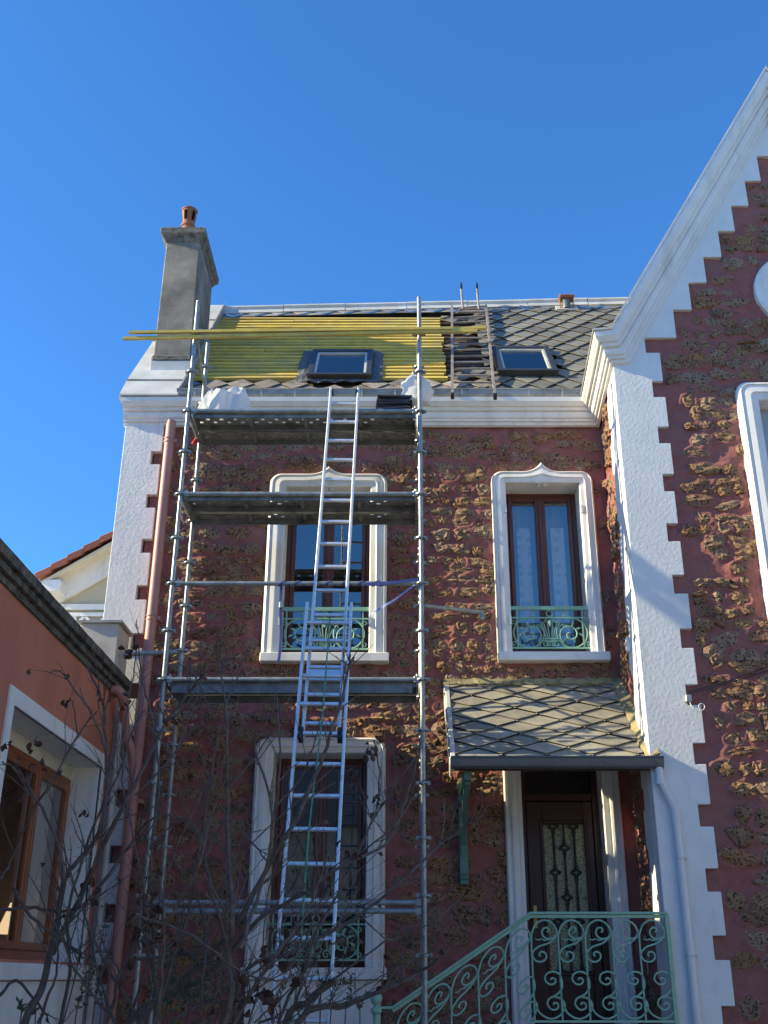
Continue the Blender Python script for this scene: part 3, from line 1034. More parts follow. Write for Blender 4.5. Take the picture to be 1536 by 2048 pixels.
def casement_window(key, curtain=None, rail=True, depth=.26):
    xl, xr, bd, zt, zb, zs, zp = WINS[key]
    mb = MB()
    y0, y1 = depth, depth + .07
    f_ = .055
    mb.box(xl - .02, xl + f_, y0, y1, zb, zt + .02).box(xr - f_, xr + .02, y0, y1, zb, zt + .02)
    mb.box(xl + f_, xr - f_, y0, y1, zt - f_, zt + .02).box(xl + f_, xr - f_, y0, y1, zb, zb + .07)
    wn = mb.build('window', 'wood', house, bevel=.004)
    xm = (xl + xr) / 2
    for a, b_ in ((xl + f_, xm - .012), (xm + .012, xr - f_)):
        st = .05
        mb = MB()
        zA, zB = zb + .07, zt - f_
        mb.box(a + .004, a + st, y0 - .018, y1 - .01, zA, zB).box(b_ - st, b_ - .004, y0 - .018, y1 - .01, zA, zB)
        mb.box(a + st, b_ - st, y0 - .018, y1 - .01, zB - st, zB - .003).box(a + st, b_ - st, y0 - .018, y1 - .01, zA + .003, zA + .09)
        mb.build('casement', 'wood', wn, bevel=.006)
        tl = srnd.uniform(-.004, .004)
        mb = MB()
        zC, zD = zA + .09, zB - st
        mb.add([(a + st, y0 + .02 + tl, zC), (b_ - st, y0 + .02, zC), (b_ - st, y0 + .02 - tl, zD), (a + st, y0 + .02, zD)], [(0, 1, 2, 3)])
        mb.build('pane', 'glass', wn, fix=False)
    mb = MB()
    mb.box(xm - .024, xm + .024, y0 - .034, y0 - .012, zb + .09, zt - f_ - .01)
    mb.build('meeting_strip', 'wood', wn, bevel=.006)
    surround(key).build('window_surround', 'white', wn, smooth=True, fix=True, ang=30)
    # room behind
    mb = MB()
    ya, yb = y1 + .01, y1 + 1.6
    mb.add([(xl - .3, ya, zb - .3), (xr + .3, ya, zb - .3), (xr + .3, ya, zt + .3), (xl - .3, ya, zt + .3), (xl - .3, yb, zb - .3), (xr + .3, yb, zb - .3), (xr + .3, yb, zt + .3), (xl - .3, yb, zt + .3)],
           [(4, 5, 6, 7), (0, 1, 5, 4), (1, 2, 6, 5), (2, 3, 7, 6), (3, 0, 4, 7)])
    mb.build('room', 'interior', wn, fix=False)
    if key != 'll':
        MB().box(xl - bd + .0, xr + bd + .03, -.15, .22, zb - .10, zb).build('sill', 'white', wn, bevel=.008)
    else:
        MB().box(xl - bd - .02, xr + bd + .02, -.16, .22, zb - .11, zb).build('sill', 'white', wn, bevel=.008)
    return wn
w_ul = casement_window('ul')
w_ur = casement_window('ur')
w_ll = casement_window('ll')
# white panel under the lower window
MB().box(-1.53, -.19, -.085, .05, 0, 1.575).build('window_apron', 'white', house, bevel=.006)
MB().box(-1.36, -.36, -.105, -.0855, .2, 1.38).build('apron_panel', 'white', house, bevel=.01)
# curtains of the right-hand upper window
xl, xr, bd, zt, zb, zs, zp = WINS['ur']
def drape(x0, x1, z0, z1, y, amp, waves):
    n = 40
    return MB().loft([[Vector((x0 + (x1 - x0) * i / n, y + amp * math.sin(i / n * waves * 6.28), z)) for i in range(n + 1)] for z in (z0, z1)])
for a, b_ in ((xl + .08, (xl + xr) / 2 - .05), ((xl + xr) / 2 + .05, xr - .08)):
    drape(a, b_, zb + .05, zt - .08, .46, .008, 5).build('curtain', 'curtain', w_ur, smooth=True, fix=False)
    q = (b_ - a) * .26
    drape(a + q, b_ - q * .8, zb + .3, zt - .40, .385, .004, 2).build('curtain_panel', 'curtain_dots', w_ur, smooth=True, fix=False)
# small shutter stops under the lintels, hinges at the jambs
for key, wn in (('ul', w_ul), ('ur', w_ur)):
    xl, xr, bd, zt, zb, zs, zp = WINS[key]
    xm = (xl + xr) / 2
    mb = MB()
    mb.tube([(xm - .03, -.01, zt - .03), (xm - .03, -.01, zt + .01)], .02, 10).box(xm + .02, xm + .06, -.03, .01, zt - .028, zt + .01)
    mb.build('shutter_stop', 'white_pipe', wn)
    for zz in (zb + .38, zt - .35):
        for xx in (xl - .012, xr + .012):
            MB().box(xx - .012, xx + .012, -.10, -.05, zz - .05, zz + .05).build('shutter_hinge', 'white_pipe', wn)

def window_rail(key, y):
    xl, xr, bd, zt, zb, zs, zp = WINS[key]
    x0, x1 = xl + .0, xr - .0
    W_ = x1 - x0
    xm = (x0 + x1) / 2
    h = .46 if key != 'll' else .44
    zt_, zb_ = zb + .07 + h, zb + .07
    T = []
    mb = MB()
    if key != 'll':
        mb.box(x0 - .02, x1 + .02, y - .018, y + .018, zt_ - .012, zt_ + .03)
    bz = zt_ - .105
    mb.box(x0 - .01, x1 + .01, y - .009, y + .009, bz - .008, bz + .008)
    mb.box(x0 - .01, x1 + .01, y - .010, y + .010, zb_ - .009, zb_ + .009)
    for xx in (x0 + .07, x1 - .07):
        mb.box(xx - .008, xx + .008, y - .008, y + .008, zb_, zt_)
    R3 = lambda p: (p[0], y, p[1])
    def line(pts, r=.0075):
        mb.tube([R3(p) for p in pts], r, 6)
    for dx in (-.215, 0, .215):
        line(spiral(xm + dx * W_, bz + .052, .036, .036, -90, 270, 14), .007)
    zm = (bz + zb_) / 2
    hh = bz - zb_
    for s in (-1, 1):
        c_ = xm + s * W_ * .275
        r_ = hh * .49
        cv = [(c_ + s * a, b_) for a, b_ in spiral(0, zm, r_, r_, 100, -215, 26)]
        line(cv, .0085)
        # outer corner curls
        line([(c_ + s * (r_ * 1.0) + s * a, bz - .045 + b_) for a, b_ in spiral(0, 0, .035, .006, 180, 560, 12)], .006)
        line([(c_ + s * (r_ * 1.0) + s * a, zb_ + .045 + b_) for a, b_ in spiral(0, 0, .035, .006, 180, -200, 12)], .006)
        # inner volute and leaves
        line([(c_ - s * .02 + s * a, zm - .02 + b_) for a, b_ in spiral(0, 0, hh * .36, .012, 230, -290, 30)], .0085)
        line([(c_ - s * r_ + s * a, zb_ + .05 + b_) for a, b_ in spiral(0, 0, .04, .008, 60, 460, 14)], .007)
        for (lx, lz, a) in ((.01, .10, 70), (-.05, .07, 130), (.07, .05, 20), (.02, -.08, 290), (-.05, -.05, 210), (.10, -.02, -30)):
            ax = Vector((s * math.cos(rad(a)), 0, math.sin(rad(a))))
            c0 = Vector((c_ + s * lx, y, zm + lz))
            pp = Vector((ax.z, 0, -ax.x))
            mb.add([c0 - ax * .04, c0 + pp * .014 + Vector((0, -.006, 0)), c0 + ax * .045, c0 - pp * .014 + Vector((0, -.006, 0)), c0 + Vector((0, .008, 0))],
                   [(0, 1, 2, 3), (0, 4, 1), (1, 4, 2), (2, 4, 3), (3, 4, 0)])
        # fan of stems
        for k, (bx, tx) in enumerate(((.012, .03), (.03, .075), (.048, .125))):
            top = bz - .03 - .028 * k
            pts = cr([(xm + s * bx, zb_ + .02), (xm + s * bx, zb_ + hh * .33), (xm + s * (bx + tx) / 2, zb_ + hh * .6), (xm + s * tx, top)], 4)
            line([(p[0], p[1]) for p in pts] + [(xm + s * (tx + .016), top + .01), (xm + s * (tx + .03), top - .006), (xm + s * (tx + .024), top - .022)], .0075)
    for zz in (zb_ + hh * .22, zb_ + hh * .30):
        mb.box(xm - .07, xm + .07, y - .012, y + .012, zz - .008, zz + .008)
    mb.lathe((xm, y, bz - .075), [(.006, -.03), (.022, 0), (.026, .02), (.012, .045), (.004, .06)], 8)
    o = mb.build('window_railing', 'green', house, smooth=True)
    return o
for k in ('ul', 'ur', 'll'):
    window_rail(k, -.035)

# wing window and oculus at the right edge of the picture
WINS['wing'] = (4.02, 5.38, .23, 7.53, 4.95, 7.765, 7.77)
mb = surround('wing')
mb.v = [(x, y + YW - .02, z) for x, y, z in mb.v]
ww = mb.build('window_surround', 'white', house, smooth=True, ang=30)
MB().box(4.02, 5.38, YW + .12, YW + .16, 4.95, 7.53).box(4.05, 4.65, YW + .10, YW + .13, 5.0, 7.48).box(4.72, 5.35, YW + .10, YW + .13, 5.0, 7.48).build('shutter', mat('blue_grey_shutter', (.33, .40, .44), .5, var=.06), ww, bevel=.01)
mb = MB()
n = 40
rg = []
for r_, y in ((.505, .04), (.505, -.055), (.48, -.075), (.41, -.075), (.39, -.055), (.35, -.05), (.02, -.045)):
    rg.append([Vector((4.70 + r_ * math.cos(2 * math.pi * j / n), YW + y, 9.04 + r_ * math.sin(2 * math.pi * j / n))) for j in range(n)])
mb.loft(rg, close=True)
mb.build('oculus_surround', 'white', house, smooth=True, ang=30)

# ---- front door
xl, xr, bd, zt, zb, zs, zp = WINS['door']
mb = MB()
yd = .24
mb.box(xl - .01, xl + .07, yd, yd + .08, zb, zt).box(xr - .07, xr + .01, yd, yd + .08, zb, zt).box(xl + .07, xr - .07, yd, yd + .08, zt - .07, zt)
mb.box(xl + .07, xr - .07, yd + .01, yd + .07, zb + 2.21, zb + 2.29)
door = mb.build('door', 'door', house, bevel=.006)
a, b_ = xl + .075, xr - .075
lf = MB()
gx0, gx1, gz0, gz1 = a + .175, b_ - .10, zb + .50, zb + 1.97
lf.box(a, gx0, yd + .015, yd + .06, zb + .01, zb + 2.20).box(gx1, b_, yd + .015, yd + .06, zb + .01, zb + 2.20)
lf.box(gx0, gx1, yd + .015, yd + .06, zb + .01, gz0).box(gx0, gx1, yd + .015, yd + .06, gz1, zb + 2.20)
lf.build('door_leaf', 'door', door, bevel=.006)
mb = MB()
for (p, q, r_, s) in ((gx0 - .035, gx0, gz0 - .035, gz1 + .035), (gx1, gx1 + .035, gz0 - .035, gz1 + .035), (gx0, gx1, gz0 - .035, gz0), (gx0, gx1, gz1, gz1 + .035)):
    mb.box(p, q, yd - .008, yd + .02, r_, s)
mb.box(a + .16, b_ - .10, yd - .004, yd + .018, zb + .14, zb + .40)
mb.build('door_moulding', 'door', door, bevel=.008)
MB().box(gx0, gx1, yd + .04, yd + .046, gz0, gz1).build('pane', 'door_glass', door)
MB().box(xl + .07, xr - .07, yd + .03, yd + .036, zb + 2.29, zt - .07).build('transom_pane', 'glass', door)
MB().box(xl, xr, yd + .12, yd + .14, zb, zt).build('door_backing', 'interior', door)
# iron grille: stretched hexagons and small diamonds
gm = MB()
gy_ = yd + .012
gw, gh = gx1 - gx0, gz1 - gz0
def gl(pts, r_=.0125):
    gm.tube([(gx0 + u * gw, gy_, gz0 + v * gh) for u, v in pts], r_, 6)
cols = {.25: (.98, .66, .33, .0), .5: (.83, .49, .16), .75: (.98, .66, .33, .0)}
DW, DH = .125, .075
for u, vs0_ in cols.items():
    for v in vs0_:
        tips4 = [(u, v + DH), (u + DW, v), (u, v - DH), (u - DW, v)]
        for k in range(4):
            p, q = tips4[k], tips4[(k + 1) % 4]
            pts = []
            for i in range(6):
                e = i / 5
                m_ = 1 - .55 * math.sin(math.pi * e)
                x_, y_ = p[0] + (q[0] - p[0]) * e - u, p[1] + (q[1] - p[1]) * e - v
                pts.append((u + x_ * m_, min(1, max(0, v + y_ * m_))))
            gl(pts)
    ends = [1.0] + [w_ for v in vs0_ for w_ in (v + DH, v - DH)] + [0.0]
    for i in range(0, len(ends), 2):
        if ends[i] - ends[i + 1] > .02:
            gl([(u, min(1, ends[i])), (u, max(0, ends[i + 1]))])
gm.box(gx0, gx1, gy_ - .006, gy_ + .006, gz0, gz0 + .014).box(gx0, gx1, gy_ - .006, gy_ + .006, gz1 - .014, gz1)
gm.build('door_grille', 'black', door)
hd = MB()
hd.box(a + .03, a + .065, yd - .005, yd + .015, zb + .92, zb + 1.14)
hd.tube([(a + .047, yd - .005, zb + 1.02), (a + .047, yd - .055, zb + 1.02), (a + .15, yd - .055, zb + 1.02)], .009, 8)
hd.build('door_handle', 'brass', door)
# fluted white jambs
for s, (p, q) in ((-1, (xl - bd, xl)), (1, (xr, xr + bd))):
    mb = MB()
    wq = q - p
    pf = [(0, .04), (0, -.05), (.08, -.075), (.2, -.075), (.24, -.06), (.34, -.06), (.38, -.085), (.5, -.09), (.62, -.085), (.66, -.06), (.76, -.06), (.8, -.07), (1, -.07), (1, .25)]
    if s > 0:
        pf = [(1 - u, y) for u, y in pf]
    mb.loft([[Vector((p + wq * u, y, z)) for u, y in pf] for z in (zb, zt + .1)], cap=True)
    mb.build('door_jamb', 'white', door, smooth=True, ang=25)
MB().box(xl, xr, -.07, .25, zt, zt + .1).build('door_lintel', 'white', door)

# ---- porch canopy with slates, gutter and bracket
cx0, cx1 = .50, 2.46
CB, CF = Vector((0, -.02, 4.56)), Vector((0, -1.14, 3.50))
cs = (CB - CF)
cl_ = cs.length
cs.normalize()
cn = Vector((0, -cs.z, cs.y))
CFn = lambda x, s, h: Vector((x, 0, 0)) + CF + cs * s + cn * h
mb = MB()
mb.obox(CFn((cx0 + cx1) / 2, cl_ / 2, -.035), ((cx1 - cx0) / 2, 0, 0), cs * (cl_ / 2), cn * .03)
canopy = mb.build('porch_canopy', 'old_lath', house)
chook = MB()
nsl = diamond_slates(CFn, cx0 + .045, cx1 - .03, .0, cl_ - .03, .45, .26, 'porch_slate', canopy, seed=21, hooks=chook)
o = chook.build('slate_hooks', 'zinc', canopy)
o['kind'] = 'stuff'
mb = MB()
mb.obox(CFn(cx0 + .018, cl_ / 2, -.01), (.024, 0, 0), cs * (cl_ / 2 + .02), cn * .06)
mb.obox(CFn(cx0 - .012, cl_ / 2, -.06), (.006, 0, 0), cs * (cl_ / 2 + .02), cn * .075)
mb.build('canopy_edge', 'zinc', canopy, bevel=.006)
# mossy mortar fillets against the walls
rr = random.Random(31)
rg = []
n = 40
for i in range(n + 1):
    x = cx0 - .02 + (cx1 + .02 - cx0) * i / n
    j = rr.uniform(-.012, .012)
    rg.append([Vector((x, .01, 4.66 + j)), Vector((x, -.045 + j * .5, 4.645 + j)), Vector((x, -.085 + j, 4.575 + j)), Vector((x, -.02, 4.54))])
MB().loft(rg, close=True, cap=True).build('mortar_fillet', 'moss', canopy)
rg = []
for i in range(26):
    s = cl_ * i / 25
    wd = .055 + .05 * (s / cl_) + rr.uniform(-.012, .014)
    rg.append([CFn(cx1 + .06, s, -.02), CFn(cx1 + .06, s, .13 + rr.uniform(-.02, .02)), CFn(cx1 - wd, s, .055), CFn(cx1 - wd, s, .0)])
MB().loft(rg, close=True, cap=True).build('mortar_fillet', 'moss', canopy)
# gutter
gp2 = [(.055, .05), (.055, .0), (.04, -.04), (0, -.058), (-.04, -.04), (-.058, 0), (-.058, .045), (-.066, .055), (-.074, .045), (-.066, .035)]
gy, gz = -1.20, 3.505
gx0_, gx1_ = cx0 - .01, 2.545
MB().loft([[Vector((x, gy + a, gz + b_)) for a, b_ in gp2] for x in (gx0_, gx1_)], close=True, cap=True).build('canopy_gutter', 'dark_gutter', house, smooth=True)
for x in (.56, 1.06, 1.5, 1.97, 2.47):
    q = [(a * 1.06, b_ * 1.06 - .002) for a, b_ in gp2[1:8]]
    q2 = [(a * .9, b_ * .9) for a, b_ in gp2[1:8]]
    MB().loft([[Vector((xx, gy + a, gz + b_)) for a, b_ in q + q2[::-1]] for xx in (x - .012, x + .012)], close=True, cap=True).build('gutter_bracket', 'dark_gutter', house)
# fascia and soffit boards, green timber bracket
MB().box(cx0 + .03, cx1, -1.13, -1.10, 3.445, 3.50).build('fascia', 'old_lath', house)
xb = .66
mb = MB()
mb.box(xb - .045, xb + .045, -.12, -.03, 2.47, 3.5).box(xb - .05, xb + .05, -.135, -.02, 2.52, 2.545).box(xb - .05, xb + .05, -.135, -.02, 2.56, 2.58)
mb.box(xb - .04, xb + .04, -1.08, -.12, 3.36, 3.45)
rg = []
for i in range(9):
    q = i / 8
    y, z = -.12 - .85 * q ** 1.4, 2.75 + .62 * q ** .75
    rg.append([Vector((xb - .03, y, z - .035)), Vector((xb + .03, y, z - .035)), Vector((xb + .03, y - .01, z + .04)), Vector((xb - .03, y - .01, z + .04))])
mb.loft(rg, close=True, cap=True)
mb.build('canopy_bracket', 'green_dark', house, bevel=.006)
# white downpipe from the canopy gutter
dp = MB()
px0 = 2.50
pts = [(px0, gy, 3.46), (px0, gy, 3.34), (px0 + .03, gy - .005, 3.26), (px0 + .10, gy + .01, 3.12), (px0 + .12, gy + .01, 3.02), (px0 + .125, gy + .01, 2.2), (px0 + .13, gy + .01, .1)]
dp.tube(pts, .038, 14)
pipe = dp.build('downpipe', 'white_pipe', house, smooth=True)
mb = MB()
mb.tube([(px0, gy, 3.36), (px0, gy, 3.30)], .045, 14).tube([(px0 + .12, gy + .01, 3.08), (px0 + .122, gy + .01, 2.96)], .045, 14)
mb.build('pipe_socket', 'white_pipe', pipe, smooth=True)
for z in (2.62, 1.78, 1.0):
    MB().tube([(px0 + .125, gy + .01, z - .008), (px0 + .125, gy + .01, z + .008)], .044, 14).box(px0 + .16, px0 + .19, gy + .0, gy + .1, z - .006, z + .006).build('pipe_clip', 'zinc', pipe)

# ---- pink downpipe at the left corner with its branch
dp = MB()
xq = -2.80
dp.tube([(xq + .005, -.145, 7.83), (xq, -.145, 5.2), (xq - .035, -.145, 0)], .058, 18)
pk = dp.build('downpipe', 'pink', house, smooth=True)
for z in (7.56, 5.31, 3.3):
    xx = xq - .035 * max(0, (5.2 - z) / 5.2)
    MB().tube([(xx, -.145, z - .03), (xx, -.145, z - .018)], .066, 18).tube([(xx, -.145, z + .018), (xx, -.145, z + .03)], .066, 18).box(xx + .06, xx + .095, -.16, -.02, z - .02, z + .02).build('pipe_clip', 'pink', pk, smooth=True)

# ================================================================== neighbouring orange house on the left
XL = -3.05
nb_ = thing('orange_house', 'orange rendered house with dark lichen coping and wood window, on the left', 'house')
y0w, y1w, z0w, z1w = -3.33, -.60, 1.73, 3.565         # window opening
mb = MB()
yN, yF, zT = -9.0, -.14, 4.40
pts = [(yN, 0), (yF, 0), (yF, zT), (yN, zT), (y0w, z0w), (y1w, z0w), (y1w, z1w), (y0w, z1w)]
mb.add([(XL, a, b_) for a, b_ in pts], [(0, 1, 5, 4), (1, 2, 6, 5), (2, 3, 7, 6), (3, 0, 4, 7)])
mb.add([(XL, yF, 0), (XL - 5, yF, 0), (XL - 5, yF, zT), (XL, yF, zT), (XL, yN, 0), (XL - 5, yN, 0), (XL - 5, yN, zT), (XL, yN, zT)], [(0, 1, 2, 3), (4, 5, 6, 7), (1, 5, 6, 2)])
mb.build('wall', 'orange_render', nb_, fix=False)
# white band painted round the window, proud of the render
def yz_band(a0, a1, b0, b1, c0, c1, d0, d1, x0, x1):
    m_ = MB()
    m_.box(x0, x1, a0, b0, c0, d1).box(x0, x1, b1, a1, c0, d1).box(x0, x1, b0, b1, d0, d1)
    return m_
band = yz_band(y0w - .13, y1w + .07, y0w, y1w, z0w - .02, z1w, z1w, z1w + .135, XL - .02, XL + .018)
ow = band.build('window', 'white', nb_, bevel=.004)
MB().box(XL - .02, XL + .06, y0w - .16, y1w + .1, z0w - .15, z0w - .025).build('sill', 'white', ow, bevel=.008)
MB().box(XL - .005, XL + .012, -9, yF - .02, 0, z0w - .16).build('white_base', 'white', nb_)
xr_ = -3.36
mb = MB()
mb.add([(XL, y1w, z0w), (xr_, y1w, z0w), (xr_, y1w, z1w), (XL, y1w, z1w), (XL, y0w, z0w), (xr_, y0w, z0w), (xr_, y0w, z1w), (XL, y0w, z1w)], [(0, 1, 2, 3), (4, 5, 6, 7), (3, 2, 6, 7), (0, 1, 5, 4)])
mb.build('reveal', 'white', ow, fix=False)
MB().box(xr_ - .06, xr_ + .02, y0w, y1w, z1w - .13, z1w - .002).build('roller_box', 'cream', ow)
# wooden frame: two pairs of casements
zA, zB = z0w + .03, z1w - .13
mb = MB()
mb.box(xr_ - .05, xr_ + .015, y0w + .002, y1w - .002, z0w + .002, zA + .06).box(xr_ - .05, xr_ + .015, y0w, y0w + .06, zA + .06, zB).box(xr_ - .05, xr_ + .015, y1w - .07, y1w, zA + .06, zB)
mb.box(xr_ - .05, xr_ + .015, y0w + .06, y1w - .07, zB - .06, zB)
mb.build('frame', 'wood_orange', ow, bevel=.005)
ym = -1.62
for a, b_ in ((y0w + .065, ym - .01), (ym + .01, y1w - .075)):
    mb = MB()
    mb.box(xr_ - .03, xr_ + .03, a, a + .065, zA + .065, zB - .065).box(xr_ - .03, xr_ + .03, b_ - .065, b_, zA + .065, zB - .065)
    mb.box(xr_ - .03, xr_ + .03, a + .065, b_ - .065, zA + .065, zA + .13).box(xr_ - .03, xr_ + .03, a + .065, b_ - .065, zB - .13, zB - .065)
    mb.build('casement', 'wood_orange', ow, bevel=.006)
    MB().add([(xr_, a + .06, zA + .12), (xr_, b_ - .06, zA + .12), (xr_, b_ - .06, zB - .12), (xr_, a + .06, zB - .12)], [(0, 1, 2, 3)]).build('pane', 'glass', ow, fix=False)
mb = MB()
xa, xb_ = xr_ - .07, xr_ - 3
mb.add([(xa, y0w - .6, z0w - .6), (xa, y1w + .3, z0w - .6), (xa, y1w + .3, z1w + .3), (xa, y0w - .6, z1w + .3), (xb_, y0w - .6, z0w - .6), (xb_, y1w + .3, z0w - .6), (xb_, y1w + .3, z1w + .3), (xb_, y0w - .6, z1w + .3)],
       [(4, 5, 6, 7), (0, 1, 5, 4), (1, 2, 6, 5), (2, 3, 7, 6), (3, 0, 4, 7)])
mb.build('room', 'interior_light', ow, fix=False)
n = 46
MB().loft([[Vector((xr_ - .10 + .018 * math.sin(i * .9), -1.52 + .72 * i / n, z)) for i in range(n + 1)] for z in (z0w + .05, zB)]).build('curtain', 'curtain_warm', ow, smooth=True, fix=False)
lamp = thing('table_lamp', 'lit table lamp with cone shade behind the orange house window', 'lamp')
lc = PX(20, 1868, -3.72)
lt_ = PX(24, 1805, -3.72)
lc.z -= .20
MB().lathe(lc, [(.13, .20), (.13, .21), (.035, .20 + lt_.z - lc.z - .2), (.03, .20 + lt_.z - lc.z - .2)], 24).build('lamp_shade', 'lamp', lamp, smooth=True)
MB().lathe(lc, [(.09, -.2), (.10, -.18), (.03, -.12), (.02, .21)], 16).build('lamp_base', 'brass', lamp, smooth=True)
MB().box(lc.x - .4, lc.x + .25, lc.y - .4, lc.y + .4, lc.z - .26, lc.z - .2).box(lc.x - .38, lc.x - .33, lc.y - .38, lc.y - .33, .9, lc.z - .26).box(lc.x + .18, lc.x + .23, lc.y + .33, lc.y + .38, .9, lc.z - .26).build('side_table', 'wood', None)
st = bpy.data.objects['side_table']
tag(st, 'low wooden table under the lamp behind the orange house window', 'table')
# moulded coping, three weathered bands
pf = [(-.02, 4.36), (.025, 4.36), (.028, 4.41), (.016, 4.416), (.066, 4.42), (.07, 4.468), (.056, 4.476), (.106, 4.48), (.118, 4.55), (.10, 4.572), (-.35, 4.61), (-.35, 4.36)]
rr = random.Random(8)
rg = []
for i in range(61):
    y = yN + (yF - .02 - yN) * i / 60
    rg.append([Vector((XL + a + rr.uniform(-.003, .003), y, z + rr.uniform(-.003, .003))) for a, z in pf])
MB().loft(rg, close=True, cap=True).build('coping', 'coping', nb_)
# flat roof slab, and an added unseen block further left that blocks low sun
MB().box(XL - 5.02, XL - .36, yN, yF, 4.36, 4.42).build('roof', 'zinc', nb_)
MB().box(XL - 5.0, XL - 2.95, yN, -2.2, 4.42, 7.42).build('shade_block', 'orange_render', nb_)
MB().box(XL - 5.03, XL - 2.93, yN, -2.17, 7.42, 7.50).build('shade_block_top', 'zinc', nb_)  # top of the added block, sized to shadow the wing's lower corner
# grey-white corner strip with a thin downpipe at the far end of that wall
MB().box(XL - .02, XL + .03, -.30, -.142, 0, 4.36).build('corner_trim', 'paleblock', nb_)
mb = MB()
mb.tube([(XL + .075, -.36, 4.2), (XL + .075, -.36, 0)], .03, 10)
mb.build('downpipe', 'paleblock', nb_, smooth=True)
# pink branch pipe that joins the tall downpipe
mb = MB()
mb.tube(cr([(XL + .02, -.62, 4.38), (XL + .09, -.60, 4.36), (XL + .13, -.50, 4.26), (-2.93, -.25, 3.98), (-2.86, -.165, 3.80), (-2.82, -.15, 3.55)], 5), .05, 14)
mb.build('branch_pipe', 'pink', nb_, smooth=True)
# pale block with zinc cap standing on the coping
mb = MB()
mb.box(-3.44, -3.03, -.62, -.145, 4.50, 5.10)
blk = mb.build('parapet_block', 'paleblock', nb_, bevel=.006)
MB().box(-3.48, -2.99, -.66, -.11, 5.10, 5.125).build('zinc_cap', 'zinc_gutter', blk)

# ================================================================== cream house far behind, left
ch_ = thing('cream_house', 'cream gabled house with red tile verge, far behind on the left', 'house')
YC = 7.0
g0, g1 = P(72, 1152, YC), P(232, 1062, YC)
sl = (g1 - g0) / (g1.x - g0.x)
apx = g0 + sl * 4.2
zA = apx.z
zsill = 2.0
hw = 4.2
def gz_(x, dz=0):
    return g0.z + (x - g0.x) * sl.z * (1 if x <= apx.x else 1) + dz if x <= apx.x else apx.z - (x - apx.x) * sl.z + dz
xL, xR = g0.x, apx.x + 4.2
mb = MB()
mb.prism([(xL + .25, 0), (xL + .25, gz_(xL + .25, -.22)), (apx.x, zA - .22), (xR - .25, gz_(xR - .25, -.22)), (xR - .25, 0)], lambda u, v, d: (u, d, v), YC + .5, YC + 6)
mb.build('wall', mat('cream_render', (.50, .455, .335), .85, var=.06, bumps=.2, bs=40), ch_)
# barge boards and boarded soffit
for s in (-1, 1):
    f2 = lambda q: Vector((apx.x + s * q * hw, 0, zA - q * hw * sl.z))
    a, b_ = f2(0), f2(1)
    mb = MB()
    mb.add([(a.x, YC + .06, a.z - .14), (b_.x, YC + .06, b_.z - .14), (b_.x, YC + .06, b_.z - .20), (a.x, YC + .06, a.z - .20), (a.x, YC + .5, a.z - .14), (b_.x, YC + .5, b_.z - .14), (b_.x, YC + .5, b_.z - .20), (a.x, YC + .5, a.z - .20)],
           [(0, 1, 2, 3), (0, 4, 5, 1), (3, 2, 6, 7)])
    mb.build('soffit', 'cream', ch_)
    mb = MB()
    mb.add([(a.x, YC + .40, a.z - .20), (b_.x, YC + .40, b_.z - .20), (b_.x, YC + .40, b_.z - .62), (a.x, YC + .40, a.z - .62), (a.x, YC + .49, a.z - .20), (b_.x, YC + .49, b_.z - .20), (b_.x, YC + .49, b_.z - .62), (a.x, YC + .49, a.z - .62)],
           [(0, 1, 2, 3), (3, 2, 6, 7), (0, 4, 5, 1)])
    mb.build('barge_board', 'white', ch_)
    # verge tiles
    nt_ = 15
    for k in range(nt_):
        q0, q1 = k / nt_, (k + 1.12) / nt_
        p, q = f2(q0), f2(q1)
        mb = MB()
        r2 = []
        for pp, hh in ((p, .0), (q, .045)):
            r2.append([Vector((pp.x, YC - .02, pp.z - .12 + hh)), Vector((pp.x, YC - .02, pp.z + .03 + hh)), Vector((pp.x, YC + .16, pp.z + .05 + hh)), Vector((pp.x, YC + .2, pp.z - .02 + hh))])
        mb.loft(r2, close=True, cap=True)
        mb.build('tile', 'tile', ch_, bevel=.015)
    mb = MB()
    mb.add([(a.x, YC + .1, a.z), (b_.x, YC + .1, b_.z), (b_.x, YC + 6, b_.z), (a.x, YC + 6, a.z)], [(0, 1, 2, 3)])
    mb.build('roof', 'tile', ch_, fix=False)
p = P(130, 1215, YC + .45)
MB().box(xL + .3, xR - .3, YC + .42, YC + .52, p.z - .05, p.z + .06).build('string_course', 'white', ch_)
p = P(95, 1168, YC)
MB().box(p.x - .12, p.x + .22, YC + .05, YC + .5, p.z - .12, p.z + .12).build('eave_bracket', 'white', ch_, bevel=.02)
# band of windows with diamond lattice
pa, pb = P(100, 1232, YC + .46), P(212, 1290, YC + .46)
wz1, wz0 = pa.z, pa.z - 1.3
mb = MB()
xa0 = P(160, 1232, YC + .46).x
mb.box(xa0 - 1.4, xa0 + 1.6, YC + .44, YC + .50, wz0, wz1)
lw = mb.build('lattice_window', mat('grey_panes', (.29, .265, .205), .5, var=.1), ch_)
mb = MB()
cxl = P(188, 1252, YC + .4).x
czl = P(188, 1252, YC + .4).z
lx0, lx1, lz0, lz1 = xa0 - .05, xa0 + 1.6, wz0, wz1 - .03
for i in range(-8, 12):
    for s in (-1, 1):
        cc = i * .40
        pts = []
        for x_ in (lx0, lx1):
            z_ = czl + s * (x_ - cxl) + cc
            if lz0 <= z_ <= lz1:
                pts.append((x_, z_))
        for z_ in (lz0, lz1):
            x_ = cxl + s * (z_ - czl - cc)
            if lx0 < x_ < lx1:
                pts.append((x_, z_))
        if len(pts) >= 2 and (Vector(pts[0]) - Vector(pts[1])).length > .1:
            mb.bar((pts[0][0], YC + .42 + .004 * s, pts[0][1]), (pts[1][0], YC + .42 + .004 * s, pts[1][1]), .02, .05)
